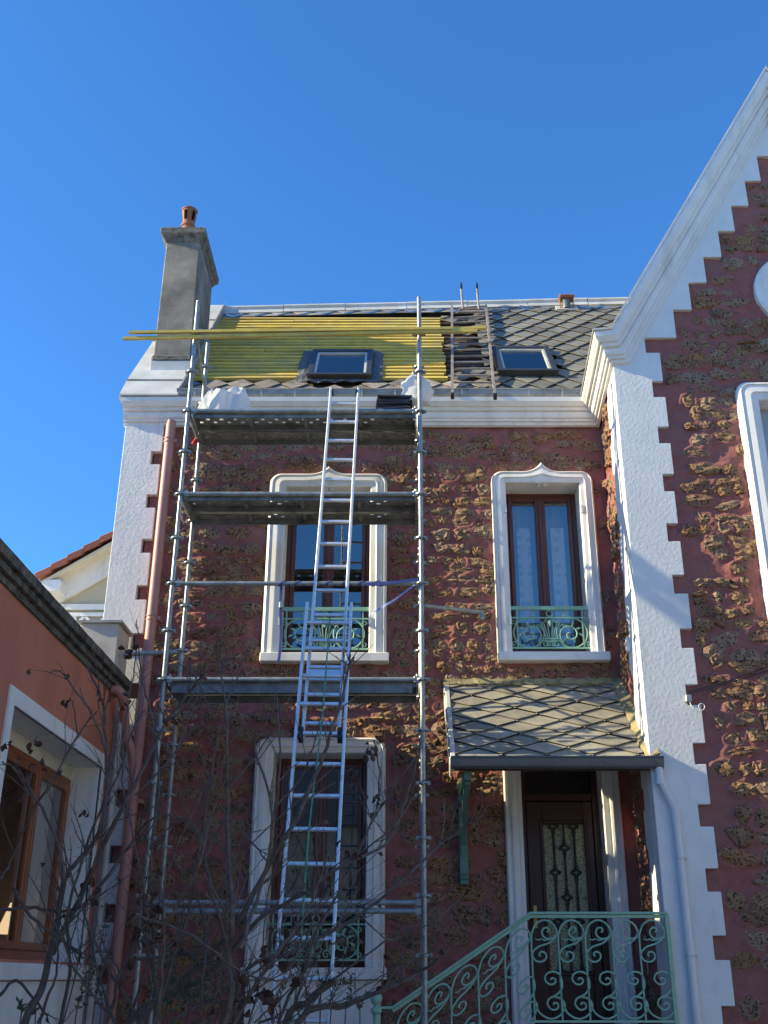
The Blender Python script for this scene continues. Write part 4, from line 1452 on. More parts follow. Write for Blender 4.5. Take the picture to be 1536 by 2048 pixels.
mb.box(xa0 - .45, xa0 - .05, YC + .41, YC + .44, wz0, wz1).box(xa0 - 1.5, xa0 + 1.7, YC + .40, YC + .43, wz1 - .02, wz1 + .05)
mb.build('lattice', 'white', lw)

# ================================================================== entrance landing, steps and railing
YR = -1.22
landing = MB()
landing.box(.95, 2.43, -1.30, .2, 0, 1.15)
tread, rise = .256, .16
for i in range(7):
    landing.box(.95 - (i + 1) * tread, .95 - i * tread, -1.30, -.10, 0, 1.15 - (i + 1) * rise)
stp = landing.build('entrance_steps', 'concrete', None, bevel=.01)
tag(stp, 'stone landing and steps leading up to the front door', 'steps')
rail = thing('stair_railing', 'pale green wrought-iron railing with scrolls along the entrance steps', 'railing')
XA, XB_, ZR, ZB = 1.19, 2.445, 2.14, 1.245
XE, ZE = -.066, 1.355
def RV(x, z):
    return Vector((x, YR, z))
mb = MB()
mb.bar(RV(XA - .01, ZR), RV(XB_, ZR), .045, .022).bar(RV(XA - .01, ZR - .028), RV(XB_, ZR - .028), .016, .03)
mb.bar(RV(XE, ZE), RV(XA, ZR), .045, .022).bar(RV(XE, ZE - .03), RV(XA, ZR - .03), .016, .03)
mb.bar(RV(-.2, ZE), RV(XE + .01, ZE), .045, .022)
mb.build('handrail', 'green', rail, bevel=.004)
MB().bar(RV(XB_ - .008, 1.16), RV(XB_ - .008, ZR - .012), .035, .035, (1, 0, 0)).build('post', 'green', rail)
mb = MB()
mb.bar(RV(XA, ZB), RV(XB_, ZB), .03, .018)
sl_ = (ZR - ZE) / (XA - XE)
mb.bar(RV(XE - .1, ZB - (XA - XE + .1) * sl_), RV(XA, ZB), .03, .018)
mb.build('bottom_rail', 'green', rail)
mb = MB()
mb.lathe((-.21, YR, 0), [(.03, .3), (.03, .95), (.045, .96), (.045, 1.0), (.028, 1.02), (.04, 1.10), (.026, 1.2), (.03, 1.30), (.05, 1.32), (.05, 1.35), (.024, 1.36), (.022, 1.375), (.04, 1.39), (.052, 1.42), (.05, 1.45), (.03, 1.475), (.004, 1.485)], 20)
mb.build('newel_post', 'green', rail, smooth=True)
UNIT = [
    [(750, 930), (750, 800), (750, 640), (757, 595), (775, 558), (812, 538), (850, 555), (870, 595), (862, 622), (838, 634), (812, 627), (800, 603), (810, 580), (828, 578), (833, 592), (824, 600)],
    [(872, 600), (866, 622), (830, 655), (785, 672), (758, 695), (752, 720), (768, 745), (795, 748), (815, 730), (812, 706), (793, 699), (783, 712), (790, 722)],
    [(882, 850), (872, 812), (843, 798), (812, 810), (804, 838), (822, 860), (846, 857), (852, 838), (838, 829), (830, 838)],
    [(882, 850), (878, 882), (853, 912), (820, 930), (810, 958), (830, 984), (855, 978), (858, 957), (842, 950), (837, 960)],
    [(750, 925), (758, 965), (778, 1005), (822, 1028), (866, 1010), (888, 968), (880, 938), (858, 925), (838, 922)],
]
LEAF = [(768, 633), (782, 640), (796, 634), (812, 641), (838, 634)]
def unit(x0, wd, ztop, hgt, shear):
    mb = MB()
    for ln in UNIT:
        pts = [((a - 750) / 125 * wd, (1040 - b_) / 520 * hgt) for a, b_ in ln]
        pts = cr([(x0 + u, ztop - hgt + v + shear * u, 0) for u, v in pts], 3)
        mb.tube([(p[0], YR, p[1]) for p in pts], .0085, 6)
    pts = [((a - 750) / 125 * wd, (1040 - b_) / 520 * hgt) for a, b_ in LEAF]
    mb.tube([(x0 + u, YR, ztop - hgt + v + shear * u) for u, v in pts], [.003, .007, .005, .008, .008], 5)
    mb.tube([(x0, YR, ztop - hgt * .8), (x0, YR, ztop - hgt)], .0085, 6)
    return mb.build('scroll', 'green', rail, smooth=True)
uw = (XB_ - .03 - XA) / 5
for i in range(5):
    unit(XA + i * uw, uw, ZR - .03, ZR - .03 - ZB, 0)
for i in range(1, 6):
    x0 = XA - i * uw
    unit(x0, uw, ZR - .035 - i * uw * sl_, ZR - .03 - ZB, sl_ * .9)

# ================================================================== scaffold
YF_, YI = -1.23, -.50
XLs, XRs = -2.353, .222
scaf = thing('scaffold', 'galvanised steel scaffold with three decks in front of the left windows', 'scaffold')
zr = lambda r: r + 1.6
std = {}
tops = {('L', 'F'): zr(7.23), ('R', 'F'): zr(7.28), ('L', 'I'): zr(7.12), ('R', 'I'): zr(6.95)}
for (sx, sy), zt_ in tops.items():
    x = XLs if sx == 'L' else XRs
    y = YF_ if sy == 'F' else YI
    mb = MB()
    mb.tube([(x, y, .06), (x, y, zt_)], .0242, 16)
    o = mb.build('standard', 'galv', scaf, smooth=True)
    # joint sleeve
    MB().tube([(x, y, zr(2.05)), (x, y, zr(2.30))], .027, 16).box(x - .012, x + .012, y - .034, y + .03, zr(2.10), zr(2.115)).build('sleeve', 'galv', o, smooth=True)
    MB().box(x - .075, x + .075, y - .075, y + .075, .0, .012).tube([(x, y, .012), (x, y, .3)], .019, 10).tube([(x, y, .22), (x, y, .26)], .04, 10).build('base_plate', 'galv', o)
    zz = zr(2.72) - .507 * 5
    while zz < zt_ - .1:
        if zz > .35:
            mb = MB()
            mb.tube([(x, y, zz - .006), (x, y, zz + .006)], .058, 12)
            for a in range(4):
                d = Vector((math.cos(a * math.pi / 2), math.sin(a * math.pi / 2), 0))
                mb.obox(Vector((x, y, zz)) + d * .055, d * .016, Vector((-d.y, d.x, 0)) * .013, (0, 0, .017))
            mb.build('rosette', 'galv', o)
        zz += .507
def ledger(y, z, r_=.0242, x0=XLs, x1=XRs, name='ledger'):
    mb = MB()
    mb.tube([(x0 + .07, y, z), (x1 - .07, y, z)], r_, 14)
    o = mb.build(name, 'galv', scaf, smooth=True)
    for x, s in ((x0, 1), (x1, -1)):
        MB().box(x + s * .025, x + s * .085, y - .02, y + .02, z - .034, z + .034).box(x + s * .045, x + s * .062, y - .008, y + .008, z - .07, z + .06).build('wedge_head', 'galv', o, bevel=.006)
    return o
top_rail = ledger(YF_, zr(6.80), name='guard_rail')
MB().box(-.50, -.37, YF_ - .0255, YF_ - .024, zr(6.80) - .018, zr(6.80) + .018).build('sticker', 'label', top_rail)
for y, z in ((YF_, 5.77), (YI, 5.77), (YF_, 4.755), (YI, 4.73), (YF_, 3.735), (YF_, 2.72), (YI, 2.72), (YF_, .63), (YF_, .555), (YI, .6)):
    ledger(y, zr(z))
# transoms and side rails
for x in (XLs, XRs):
    for z in (6.80, 5.77, 4.755, 2.72, .6):
        if z == 6.80 and x == XLs:
            continue
        MB().tube([(x, YF_ + .05, zr(z) - .01), (x, YI - .05, zr(z) - .01)], .0242, 12).build('transom', 'galv', scaf, smooth=True)
MB().bar((XLs + .03, YF_ + .02, zr(6.72)), (XLs + .03, YI - .02, zr(6.36)), .02, .045).build('brace', 'galv', scaf)
# tie tubes to the wall and the neighbour
MB().tube([(XRs + .06, YI, zr(3.735)), (.93, -.085, zr(3.80))], .0242, 14).build('tie_tube', 'galv', scaf, smooth=True)
MB().tube([(.93, -.10, zr(3.80)), (.93, -.10, zr(3.71))], .03, 10).build('tie_clamp', 'galv', scaf)
MB().tube([(XLs - .02, YI + .0, zr(3.215)), (-2.98, YI + .0, zr(3.19))], .0242, 14).build('tie_tube', 'galv', scaf, smooth=True)
# steel decks: perforated channel planks
def plank(x0, x1, y0, y1, z, holes=True):
    mb = MB()
    nx, ny = 64, 9
    vs_ = [(x0 + (x1 - x0) * i / nx, y0 + (y1 - y0) * j / ny, z) for j in range(ny + 1) for i in range(nx + 1)]
    fs = []
    for j in range(ny):
        for i in range(nx):
            if holes and j in (2, 4, 6) and (i % 4 in (1,) if j != 4 else i % 4 == 3):
                continue
            fs.append((j * (nx + 1) + i, j * (nx + 1) + i + 1, (j + 1) * (nx + 1) + i + 1, (j + 1) * (nx + 1) + i))
    mb.add(vs_, fs)
    for y in (y0, y1):
        mb.box(x0, x1, y - .0015, y + .0015, z - .062, z + .002)
        yy = y + (.014 if y == y0 else -.014)
        mb.add([(x0, y, z - .0621), (x1, y, z - .0621), (x1, yy, z - .0621), (x0, yy, z - .0621)], [(0, 1, 2, 3)])
    for k in range(1, 4):
        x = x0 + (x1 - x0) * k / 4
        mb.box(x - .018, x + .018, y0 + .016, y1 - .016, z - .03, z - .002)
    for x in (x0 + .002, x1 - .002):
        mb.box(x - .002, x + .002, y0 + .002, y1 - .002, z - .062, z - .003)
    return mb.build('deck_plank', 'plank', scaf, fix=False)
for z in (5.80, 4.79, 2.75):
    plank(XLs + .05, XRs - .05, YF_ + .03, YF_ + .345, zr(z) - .035)
    plank(XLs + .05, XRs - .05, YF_ + .385, YF_ + .70, zr(z) - .035)
# toe board of the lowest deck
MB().box(XLs + .08, XRs - .1, YF_ + .016, YF_ + .026, zr(2.59), zr(2.665)).build('toe_board', 'plank', scaf)

# ---- things left on or tied to the scaffold
def lump_sheet(name, c, ax, ay, hgt, seed, material, n=18, m_=12, droop=None):
    rng = np.random.default_rng(seed)
    N1 = vnoise((m_ + 1, n + 1), 3.2, rng) * .5 + vnoise((m_ + 1, n + 1), 1.4, rng) * .5
    N2 = vnoise((m_ + 1, n + 1), 2, rng)
    vs_ = []
    for j in range(m_ + 1):
        for i in range(n + 1):
            u, v = i / n * 2 - 1, j / m_ * 2 - 1
            r2 = max(0, 1 - (abs(u) ** 2.4 + abs(v) ** 2.4))
            p = Vector(c) + Vector(ax) * u * (1 + .12 * N2[j, i]) + Vector(ay) * v * (1 + .15 * N1[j, i]) + Vector((0, 0, hgt * (r2 ** .6) * (1 + .7 * N1[j, i]) + .02 * N2[j, i]))
            if droop:
                p = droop(p, u, v)
            vs_.append(p)
    fs = [(j * (n + 1) + i, j * (n + 1) + i + 1, (j + 1) * (n + 1) + i + 1, (j + 1) * (n + 1) + i) for j in range(m_) for i in range(n)]
    me = MB()
    me.add(vs_, fs)
    return me.build(name, material, None, fix=False)
q = P(445, 800, -1.12)
ps = lump_sheet('plastic_sheet', (q.x + .02, -1.02, zr(5.79)), (.30, .03, -.0), (-.03, .18, 0), .33, 4, 'plastic')
tag(ps, 'crumpled white plastic sheet heaped on the top scaffold deck, left end', 'plastic sheet')
q = P(838, 765, -1.0)
rng = np.random.default_rng(9)
mb = MB()
rings = []
for k in range(11):
    v = k / 10
    r0 = (.05 + .10 * math.sin(min(1, v * 1.25) * math.pi * .62)) * (1 if v > .12 else .5)
    rings.append([Vector((.12 + XRs - .17 + .02 * v + r0 * 1.15 * math.cos(a) * (1 + .22 * rng.uniform(-1, 1)), YF_ + .16 + r0 * .7 * math.sin(a) * (1 + .22 * rng.uniform(-1, 1)), zr(6.36) - .40 * v + .012 * rng.uniform(-1, 1))) for a in [2 * math.pi * j / 14 for j in range(14)]])
mb.loft(rings, close=True, cap=True)
bagt = mb.build('plastic_bag', 'plastic', None, smooth=True, ang=60)
tag(bagt, 'white plastic carrier bag hanging on the right scaffold pole', 'bag')
M_STACK = mat('dark_new_slate', (.03, .03, .032), .5, var=.3, rand=.3)
pile = thing('slate_stack', 'stack of dark roof slates on the top scaffold deck, right end', 'slates')
for k in range(22):
    mb = MB()
    a = srnd.uniform(-.12, .12)
    c_ = Vector((-.06 + srnd.uniform(-.03, .03), -1.02 + srnd.uniform(-.02, .02), zr(5.775) + k * .011))
    mb.obox(c_, (.18 * math.cos(a), .18 * math.sin(a), 0), (-.15 * math.sin(a), .15 * math.cos(a), 0), (0, 0, .005))
    mb.build('slate', M_STACK, pile)
# loose battens lying across the guard rail
for i, (lab, a, b_, dz) in enumerate((('yellow roof batten laid along the top guard rail, upper of two', P(258, 665, -1.30), P(905, 657, -1.30), 0),
                                      ('yellow roof batten laid along the top guard rail, lower and longer of two', P(246, 677, -1.285), P(955, 662, -1.285), 0),
                                      ('short yellow roof batten on the guard rail, reaching the roof ladder', P(720, 668, -1.18), P(972, 655, -1.18), 0))):
    mb = MB()
    mb.bar(a, b_, .036, .032 if i != 1 else .036)
    o = mb.build('loose_batten', 'lath', None)
    tag(o, lab, 'batten', 'loose battens on the scaffold')
# blue ratchet strap
strap = thing('ratchet_strap', 'blue ratchet strap wound along the middle guard rail', 'strap')
def ribbon(pts, wd, wdir, th=.003):
    mb = MB()
    pts = [Vector(p) for p in pts]
    d = Vector(wdir).normalized() * wd / 2
    t_ = Vector((0, -th, 0))
    mb.loft([[p + d, p + d + t_, p - d + t_, p - d] for p in pts], close=True, cap=True)
    return mb
zs_ = zr(3.735)
for i in range(7):
    x0 = -1.27 + i * .165 + srnd.uniform(-.02, .02)
    pts = [(x0 + .11 * k / 12, YF_ + .031 * math.sin(2.6 * math.pi * k / 12 + 2), zs_ + .031 * math.cos(2.6 * math.pi * k / 12 + 2)) for k in range(13)]
    ribbon(pts, .03, (1, 0, .1)).build('winding', 'blue', strap, fix=False)
ribbon(cr([(-.35, YF_ - .03, zs_ - .02), (-.05, YF_ - .035, zs_ + .0), (XRs - .02, YF_ - .032, zs_ + .035)], 4), .035, (0, 0, 1)).build('webbing', 'blue', strap, fix=False)
ribbon(cr([P(826, 1172, YF_ - .03), P(790, 1199, YF_ - .04), P(765, 1214, YF_ - .02), P(740, 1232, YF_ + .1), P(736, 1250, -.05)], 5), .03, (.3, 0, 1)).build('webbing', mat('pale_blue_webbing', (.22, .30, .62), .5), strap, fix=False)
a = P(563, 1168, YF_)
ribbon(cr([a, P(561, 1205, YF_ + .0), P(562, 1260, YF_ + .02), P(560, 1300, YF_ - .0), P(557, 1325, YF_)], 5), .028, (1, 0, 0)).build('webbing', 'blue', strap, fix=False)
c_ = P(563, 1211, YF_ - .01)
MB().box(c_.x - .022, c_.x + .022, c_.y - .03, c_.y + .012, c_.z - .035, c_.z + .035).build('ratchet', 'galv', strap, bevel=.006)
a, b_ = P(386, 889, -.62), P(399, 871, -.55)
o = MB().bar(a, b_, .03, .045).tube([b_, b_ + Vector((.05, 0, .03))], .014, 8).build('red_clamp', 'red', None, bevel=.008)
tag(o, 'small red plastic clamp under the top deck at its left end', 'clamp')

# ================================================================== aluminium extension ladder
lad = thing('extension_ladder', 'tall aluminium two-part extension ladder leaning on the scaffold', 'ladder')
LT = Vector((-.615, -1.33, zr(6.02)))                  # top middle
LB = Vector((-.722, -3.66, .02))                       # foot
ld = (LT - LB).normalized()
lx = (Vector((1, 0, 0)) - ld * ld.x).normalized()
lnv = lx.cross(ld).normalized()                        # towards the camera
if lnv.y > 0:
    lnv = -lnv
LEN = (LT - LB).length
def LP(u, s, n_):
    return LB + lx * u + ld * s + lnv * n_
def ladder_part(s0, s1, hw_, n_, rung0, gap, rw):
    for s in (-1, 1):
        mb = MB()
        mb.obox(LP(s * hw_, (s0 + s1) / 2, n_), lx * .0125, ld * ((s1 - s0) / 2), lnv * .033)
        o = mb.build('stile', 'alu', lad, bevel=.004)
        if s0 < .1:
            MB().obox(LP(s * hw_, s0 + .03, n_), lx * .018, ld * .035, lnv * .042).build('rubber_foot', 'black', o)
    s = rung0
    while s < s1 - .05:
        mb = MB()
        mb.obox(LP(0, s, n_), lx * (hw_ - .0125), ld * .015, lnv * .015)
        mb.build('rung', 'alu', lad, bevel=.004)
        s += gap
# rung rows measured along the ladder
s_split = (P(652, 1236, -2.02) - LB).dot(ld)
ladder_part(LEN - 4.35, LEN, .153, -.035, LEN - 4.2, .283, .03)
ladder_part(0, s_split, .205, .035, .22, .283, .03)
for s in (-1, 1):
    MB().tube([LP(s * .153 - .03 * s, LEN - .06, -.035), LP(s * .153 - .014 * s, LEN - .06, -.035)], .042, 14).build('wheel', 'black', lad)
    MB().obox(LP(s * .165, LEN - 4.33, -.0), lx * .02, ld * .05, lnv * .05).build('guide_bracket', 'black', lad)
MB().obox(LP(0, LEN - 3.72, -.035), lx * .14, ld * .055, lnv * .012).build('cross_plate', 'alu', lad)
rope = MB()
pa = LP(.015, s_split - .18, .06)
rope.tube(cr([pa, LP(.01, s_split - 1.2, .07), LP(-.03, s_split - 2.2, .09), LP(-.035, s_split - 3.2, .07), LP(-.07, s_split - 4.0, .08)], 8), .007, 6)
o = rope.build('pull_rope', 'rope', None)
tag(o, 'thin green rope hanging down the front of the extension ladder', 'rope')

# ================================================================== roof ladder hooked over the ridge
rl = thing('roof_ladder', 'dark grey roof ladder hooked over the ridge beside the right skylight', 'ladder')
def RLq(t_, side):
    a0, a1 = ((.64, -.10), (.80, 3.70)) if side < 0 else ((1.155, -.12), (1.33, 3.84))
    x = a0[0] + (a1[0] - a0[0]) * t_
    s = a0[1] + (a1[1] - a0[1]) * t_
    return RF(x, s, .10)
for sd_ in (-1, 1):
    mb = MB()
    mb.bar(RLq(-.02, sd_), RLq(1, sd_), .032, .05, NR)
    o = mb.build('stile', 'alu_old', rl)
    q = RLq(-.02, sd_)
    MB().obox(q - SL * .03, (.02, 0, 0), SL * .035, NR * .032).build('rubber_foot', 'black', o)
for k in range(15):
    t_ = .03 + k * .067
    mb = MB()
    mb.bar(RLq(t_, -1), RLq(t_, 1), .022, .022, NR)
    mb.build('rung', 'alu_old', rl)
for x in (.955, 1.20):
    s = 3.45
    mb = MB()
    mb.tube([RF(x, s, .12), RF(x, s + .45, .24), RF(x, s + .56, .30)], .017, 8)
    o = mb.build('hook_arm', 'alu_old', rl)
    c_ = RF(x, s + .60, .33)
    MB().obox(c_, (.008, 0, 0), Vector((0, .02, .05)), Vector((0, .03, -.012))).tube([c_ + Vector((-.015, -.01, -.03)), c_ + Vector((.015, -.01, -.03))], .045, 12).build('hook_wheel', 'black', o)
MB().bar(RF(.90, 3.47, .12), RF(1.27, 3.49, .12), .03, .03, NR).bar(RF(.86, 3.30, .12), RF(1.28, 3.32, .12), .03, .03, NR).build('hook_bar', 'alu_old', rl)

# ================================================================== small things on the walls
cab = thing('wall_cable', 'pair of black cables running across the wing wall to a clamp on the trim', 'cable')
A, B = P(1376, 1388, -1.19), P(1560, 1333, -1.25)
for dz in (0, .022):
    MB().tube(cr([A + Vector((0, 0, dz)), A.lerp(B, .5) + Vector((0, 0, dz - .012)), B + Vector((0, 0, dz * 2.6))], 6), .006, 6).build('wire', 'black', cab)
MB().box(A.x - .03, A.x + .03, A.y - .02, A.y + .06, A.z - .08, A.z - .01).build('clamp', 'galv', cab, bevel=.006)
lp = [A + Vector(p) for p in ((.0, -.01, -.06), (.02, -.02, -.13), (.07, -.02, -.17), (.13, -.02, -.16), (.145, -.02, -.12), (.11, -.02, -.10), (.085, -.02, -.13), (.10, -.02, -.17))]
MB().tube(cr(lp, 5), .004, 6).build('wire_loop', 'white_pipe', cab)
q = PX(1255, 1290, XW - .07)
o = MB().box(XW - .085, XW - .03, q.y - .035, q.y + .035, q.z - .075, q.z + .075).tube([(XW - .06, q.y, q.z - .07), (XW - .06, q.y + .01, q.z - .25)], .006, 6).build('junction_box', 'white_pipe', None, bevel=.006)
tag(o, 'small white electrical box on the wing return wall beside the right window', 'box')

# ================================================================== garden shrubs in front
trng = random.Random(77)
def bare_tree(name, label, stems, Y, root, seed, leaves, twig=1.35, yjit=.35):
    """stems: picture polylines with base radius; each stem grows from the root clump on the ground"""
    r = random.Random(seed)
    t_ = thing(name, label, 'shrub', 'bare shrubs in the front garden')
    tips = []
    trunk = MB()
    tw = MB()
    for pts, r0, r1, from_root in stems:
        y0 = Y + r.uniform(-yjit, yjit)
        k = len(pts)
        P3 = [P(a, b_, y0 + (r.uniform(-.12, .12) if 0 < i else 0)) for i, (a, b_) in enumerate(pts)]
        if from_root:
            base = Vector((root[0] + r.uniform(-.1, .1), root[1] + r.uniform(-.1, .1), -.05))
            mid = base.lerp(P3[0], .55) + Vector((0, 0, -.05))
            P3 = [base, mid] + P3
        cv = cr(P3, 5)
        cv = [Vector(p) + Vector((r.uniform(-.006, .006), r.uniform(-.006, .006), r.uniform(-.006, .006))) for p in cv]
        n = len(cv)
        r0, r1 = r0 * 1.2, r1 * 1.25
        rs = [r0 + (r1 - r0) * (i / (n - 1)) ** .8 for i in range(n)]
        (trunk if r0 > .012 else tw).tube(cv, rs, 7 if r0 > .012 else 5)
        # side twigs
        L = sum((cv[i + 1] - cv[i]).length for i in range(n - 1))
        cnt = int(L * 4.2 * twig)
        for q in range(cnt):
            i = r.randrange(int(n * .3), n - 1)
            d = (cv[i + 1] - cv[i]).normalized()
            side = Vector((r.uniform(-1, 1), r.uniform(-.7, .7), r.uniform(-.3, .9))).normalized()
            ln = r.uniform(.12, .5) * (.6 + .6 * (1 - i / n))
            p0 = cv[i]
            dirv = (d * .75 + side * .75).normalized()
            pp = [p0]
            for j in range(4):
                dirv = (dirv + Vector((r.uniform(-.16, .16), r.uniform(-.16, .16), r.uniform(-.08, .17)))).normalized()
                pp.append(pp[-1] + dirv * ln / 4)
            rb = min(rs[i] * .55, .0055)
            tw.tube(pp, [rb, rb * .85, rb * .7, rb * .55, rb * .35], 5)
            tips.append(pp[-1])
            # buds and stubs
            for j in (1, 2, 3):
                if r.random() < .6:
                    b0 = pp[j]
                    bd_ = (Vector((r.uniform(-1, 1), r.uniform(-1, 1), r.uniform(0, 1)))).normalized()
                    tw.tube([b0, b0 + bd_ * r.uniform(.012, .035)], [rb * .6, rb * .35], 4)
                    if r.random() < .35:
                        e0 = b0 + bd_ * .02
                        tw.tube([b0, e0 + dirv * .05, e0 + dirv * .14 + bd_ * r.uniform(.02, .09)], [rb * .5, rb * .4, rb * .25], 4)
        tips.append(cv[-1])
    trunk.build('branch', 'bark', t_, smooth=True, fix=False)
    tw.build('twigs', 'bark', t_, smooth=True, fix=False)
    lv = MB()
    def leaf(c, s):
        a = Vector((r.uniform(-1, 1), r.uniform(-.6, .6), r.uniform(-1.6, .2))).normalized()
        b_ = a.cross(Vector((r.uniform(-1, 1), r.uniform(-1, 1), r.uniform(-1, 1)))).normalized()
        n_ = a.cross(b_)
        cu = r.uniform(.3, .9)
        rows = []
        for k, (l, wd) in enumerate(((0, .06), (.22, .75), (.5, 1.0), (.78, .7), (1, .05))):
            ctr = c + a * l * s + n_ * (cu * s * .35 * math.sin(l * 3))
            rows.append([ctr - b_ * wd * s * .34 + n_ * s * .22 * cu * wd, ctr, ctr + b_ * wd * s * .34 + n_ * s * .22 * cu * wd])
        lv.loft(rows)
    for (a, b_, n_, spread, size) in leaves:
        for q in range(n_):
            c_ = P(a + r.uniform(-spread, spread), b_ + r.uniform(-spread, spread), Y + r.uniform(-.2, .2))
            leaf(c_, r.uniform(.6, 1.15) * size)
    for p in tips:
        if r.random() < .07:
            leaf(p, r.uniform(.04, .07))
    lv.build('dead_leaves', 'leaf_dead', t_, fix=False)['kind'] = 'stuff'
    return t_
stemsA = [
    ([(52, 2041), (82, 1978), (107, 1883), (126, 1773), (140, 1740), (175, 1700), (203, 1650), (212, 1560), (209, 1436), (202, 1395), (175, 1335)], .026, .006, True),
    ([(104, 1910), (170, 1773), (210, 1686), (268, 1571), (322, 1462), (344, 1429), (397, 1362), (408, 1345)], .019, .005, False),
    ([(128, 1760), (118, 1690), (75, 1600), (32, 1540), (5, 1525)], .012, .004, False),
    ([(212, 1500), (185, 1430), (150, 1380), (120, 1342), (98, 1346)], .009, .003, False),
    ([(60, 1620), (100, 1570), (150, 1480), (195, 1420)], .010, .004, False),
    ([(155, 1470), (148, 1420), (140, 1395)], .005, .003, False),
    ([(0, 1760), (25, 1715), (52, 1650), (95, 1575)], .010, .004, False),
    ([(120, 2040), (140, 1930), (135, 1830), (170, 1700), (210, 1600), (240, 1540), (262, 1470), (290, 1420)], .013, .004, True),
    ([(25, 1775), (60, 1830), (100, 1865), (150, 1900), (165, 1915)], .010, .006, False),
    ([(0, 1820), (60, 1815), (110, 1822), (160, 1815), (200, 1770), (260, 1690), (300, 1640), (345, 1632), (380, 1650), (400, 1690)], .011, .004, False),
    ([(215, 2040), (235, 1960), (270, 1890), (290, 1800), (262, 1650), (245, 1560), (250, 1450), (270, 1330)], .012, .0035, True),
    ([(270, 1330), (276, 1270), (272, 1240)], .004, .0025, False),
    ([(300, 1700), (318, 1560), (305, 1440), (285, 1360), (276, 1290)], .009, .003, False),
    ([(0, 1990), (30, 1960), (60, 1990), (95, 2030)], .010, .006, False),
]
leavesA = [(258, 1300, 7, 12, .06), (205, 1385, 4, 14, .05), (250, 1402, 6, 16, .05), (65, 1505, 9, 35, .06), (15, 1480, 5, 12, .05), (180, 1765, 5, 14, .07), (190, 1795, 5, 16, .06), (288, 1860, 16, 26, .06), (300, 1795, 7, 25, .075), (140, 1345, 1, 4, .05), (135, 1400, 3, 10, .045), (170, 1620, 3, 8, .05), (265, 1935, 6, 20, .06)]
def fan(n, seed, bx, ex, ey, r0):
    r = random.Random(seed)
    o = []
    for k in range(n):
        x0 = r.uniform(*bx)
        x1, y1 = r.uniform(*ex), r.uniform(*ey)
        cx_ = x0 + (x1 - x0) * r.uniform(.25, .75) + r.uniform(-30, 30)
        pts = [(x0, 2046), (x0 + (cx_ - x0) * .6, 2046 + (y1 - 2046) * .3), (cx_, 2046 + (y1 - 2046) * .62), (x1, y1)]
        o.append((pts, r0 * r.uniform(.7, 1.3), .0025, r.random() < .4))
    return o
stemsA += fan(7, 3, (60, 330), (0, 380), (1480, 1900), .008)
bare_tree('bare_shrub', 'bare branched shrub with withered leaves in front of the orange house window', stemsA, -4.3, (-2.35, -4.4), 5, leavesA)
stemsB = [
    ([(283, 2043), (412, 1919), (485, 1827), (541, 1722), (585, 1650), (640, 1530), (670, 1440), (695, 1350), (700, 1310)], .024, .006, True),
    ([(260, 2045), (372, 1977), (447, 1919), (518, 1839), (600, 1790), (680, 1735), (768, 1690), (805, 1620), (835, 1510)], .022, .005, True),
    ([(455, 2030), (458, 1920), (464, 1823), (455, 1640), (455, 1554), (451, 1409), (440, 1340), (430, 1300)], .018, .004, True),
    ([(451, 1409), (470, 1370), (498, 1290)], .007, .003, False),
    ([(470, 1960), (447, 1863), (429, 1804), (410, 1720), (386, 1654), (360, 1640), (300, 1690)], .012, .004, False),
    ([(340, 1940), (370, 1850), (400, 1700), (420, 1560), (440, 1450)], .010, .0035, True),
    ([(345, 1820), (400, 1730), (420, 1640), (452, 1560)], .008, .003, False),
    ([(480, 1900), (520, 1780), (545, 1660), (530, 1560), (510, 1500), (512, 1450)], .012, .004, False),
    ([(545, 1660), (560, 1540), (556, 1440), (552, 1370)], .009, .003, False),
    ([(552, 1610), (600, 1560), (630, 1480), (645, 1420)], .008, .003, False),
    ([(440, 1600), (470, 1560), (520, 1500), (545, 1460)], .007, .003, False),
    ([(430, 1590), (395, 1500), (370, 1460)], .006, .0025, False),
    ([(436, 1610), (500, 1680), (540, 1730)], .007, .004, False),
    ([(270, 1590), (330, 1530), (362, 1480), (400, 1380)], .008, .003, False),
    ([(295, 1450), (335, 1500), (375, 1560)], .006, .003, False),
    ([(280, 1880), (350, 1905), (410, 1925), (450, 1960), (470, 1990)], .009, .005, False),
    ([(270, 1830), (380, 1870), (470, 1935), (540, 1960), (600, 1950)], .009, .004, False),
    ([(500, 1990), (560, 1900), (610, 1830), (640, 1760), (660, 1700)], .012, .004, True),
    ([(260, 1920), (330, 1915), (400, 1908), (415, 1920)], .009, .005, False),
    ([(397, 1362), (380, 1400), (350, 1430)], .005, .003, False),
    ([(430, 1440), (410, 1400), (396, 1362), (350, 1318)], .006, .003, False),
]
stemsB += fan(12, 4, (240, 560), (260, 720), (1480, 1960), .008)
leavesB = [(300, 1850, 14, 40, .07), (520, 1960, 8, 40, .085), (440, 2000, 6, 60, .07), (505, 1985, 3, 8, .085), (548, 2000, 3, 10, .08), (480, 2030, 2, 8, .085), (590, 1950, 2, 8, .08), (740, 1500, 7, 14, .055), (745, 1600, 6, 18, .06), (705, 1690, 8, 22, .06), (708, 1560, 3, 8, .055), (790, 1600, 4, 16, .055), (660, 1750, 3, 12, .06), (345, 1430, 3, 8, .055), (330, 1440, 2, 6, .05), (535, 1910, 6, 20, .06), (415, 1360, 1, 3, .05), (350, 1880, 6, 16, .05), (560, 1870, 4, 15, .05)]
bare_tree('bare_shrub', 'tall bare shrub with crossing stems in front of the ladder and scaffold', stemsB, -4.6, (-1.75, -4.6), 6, leavesB)
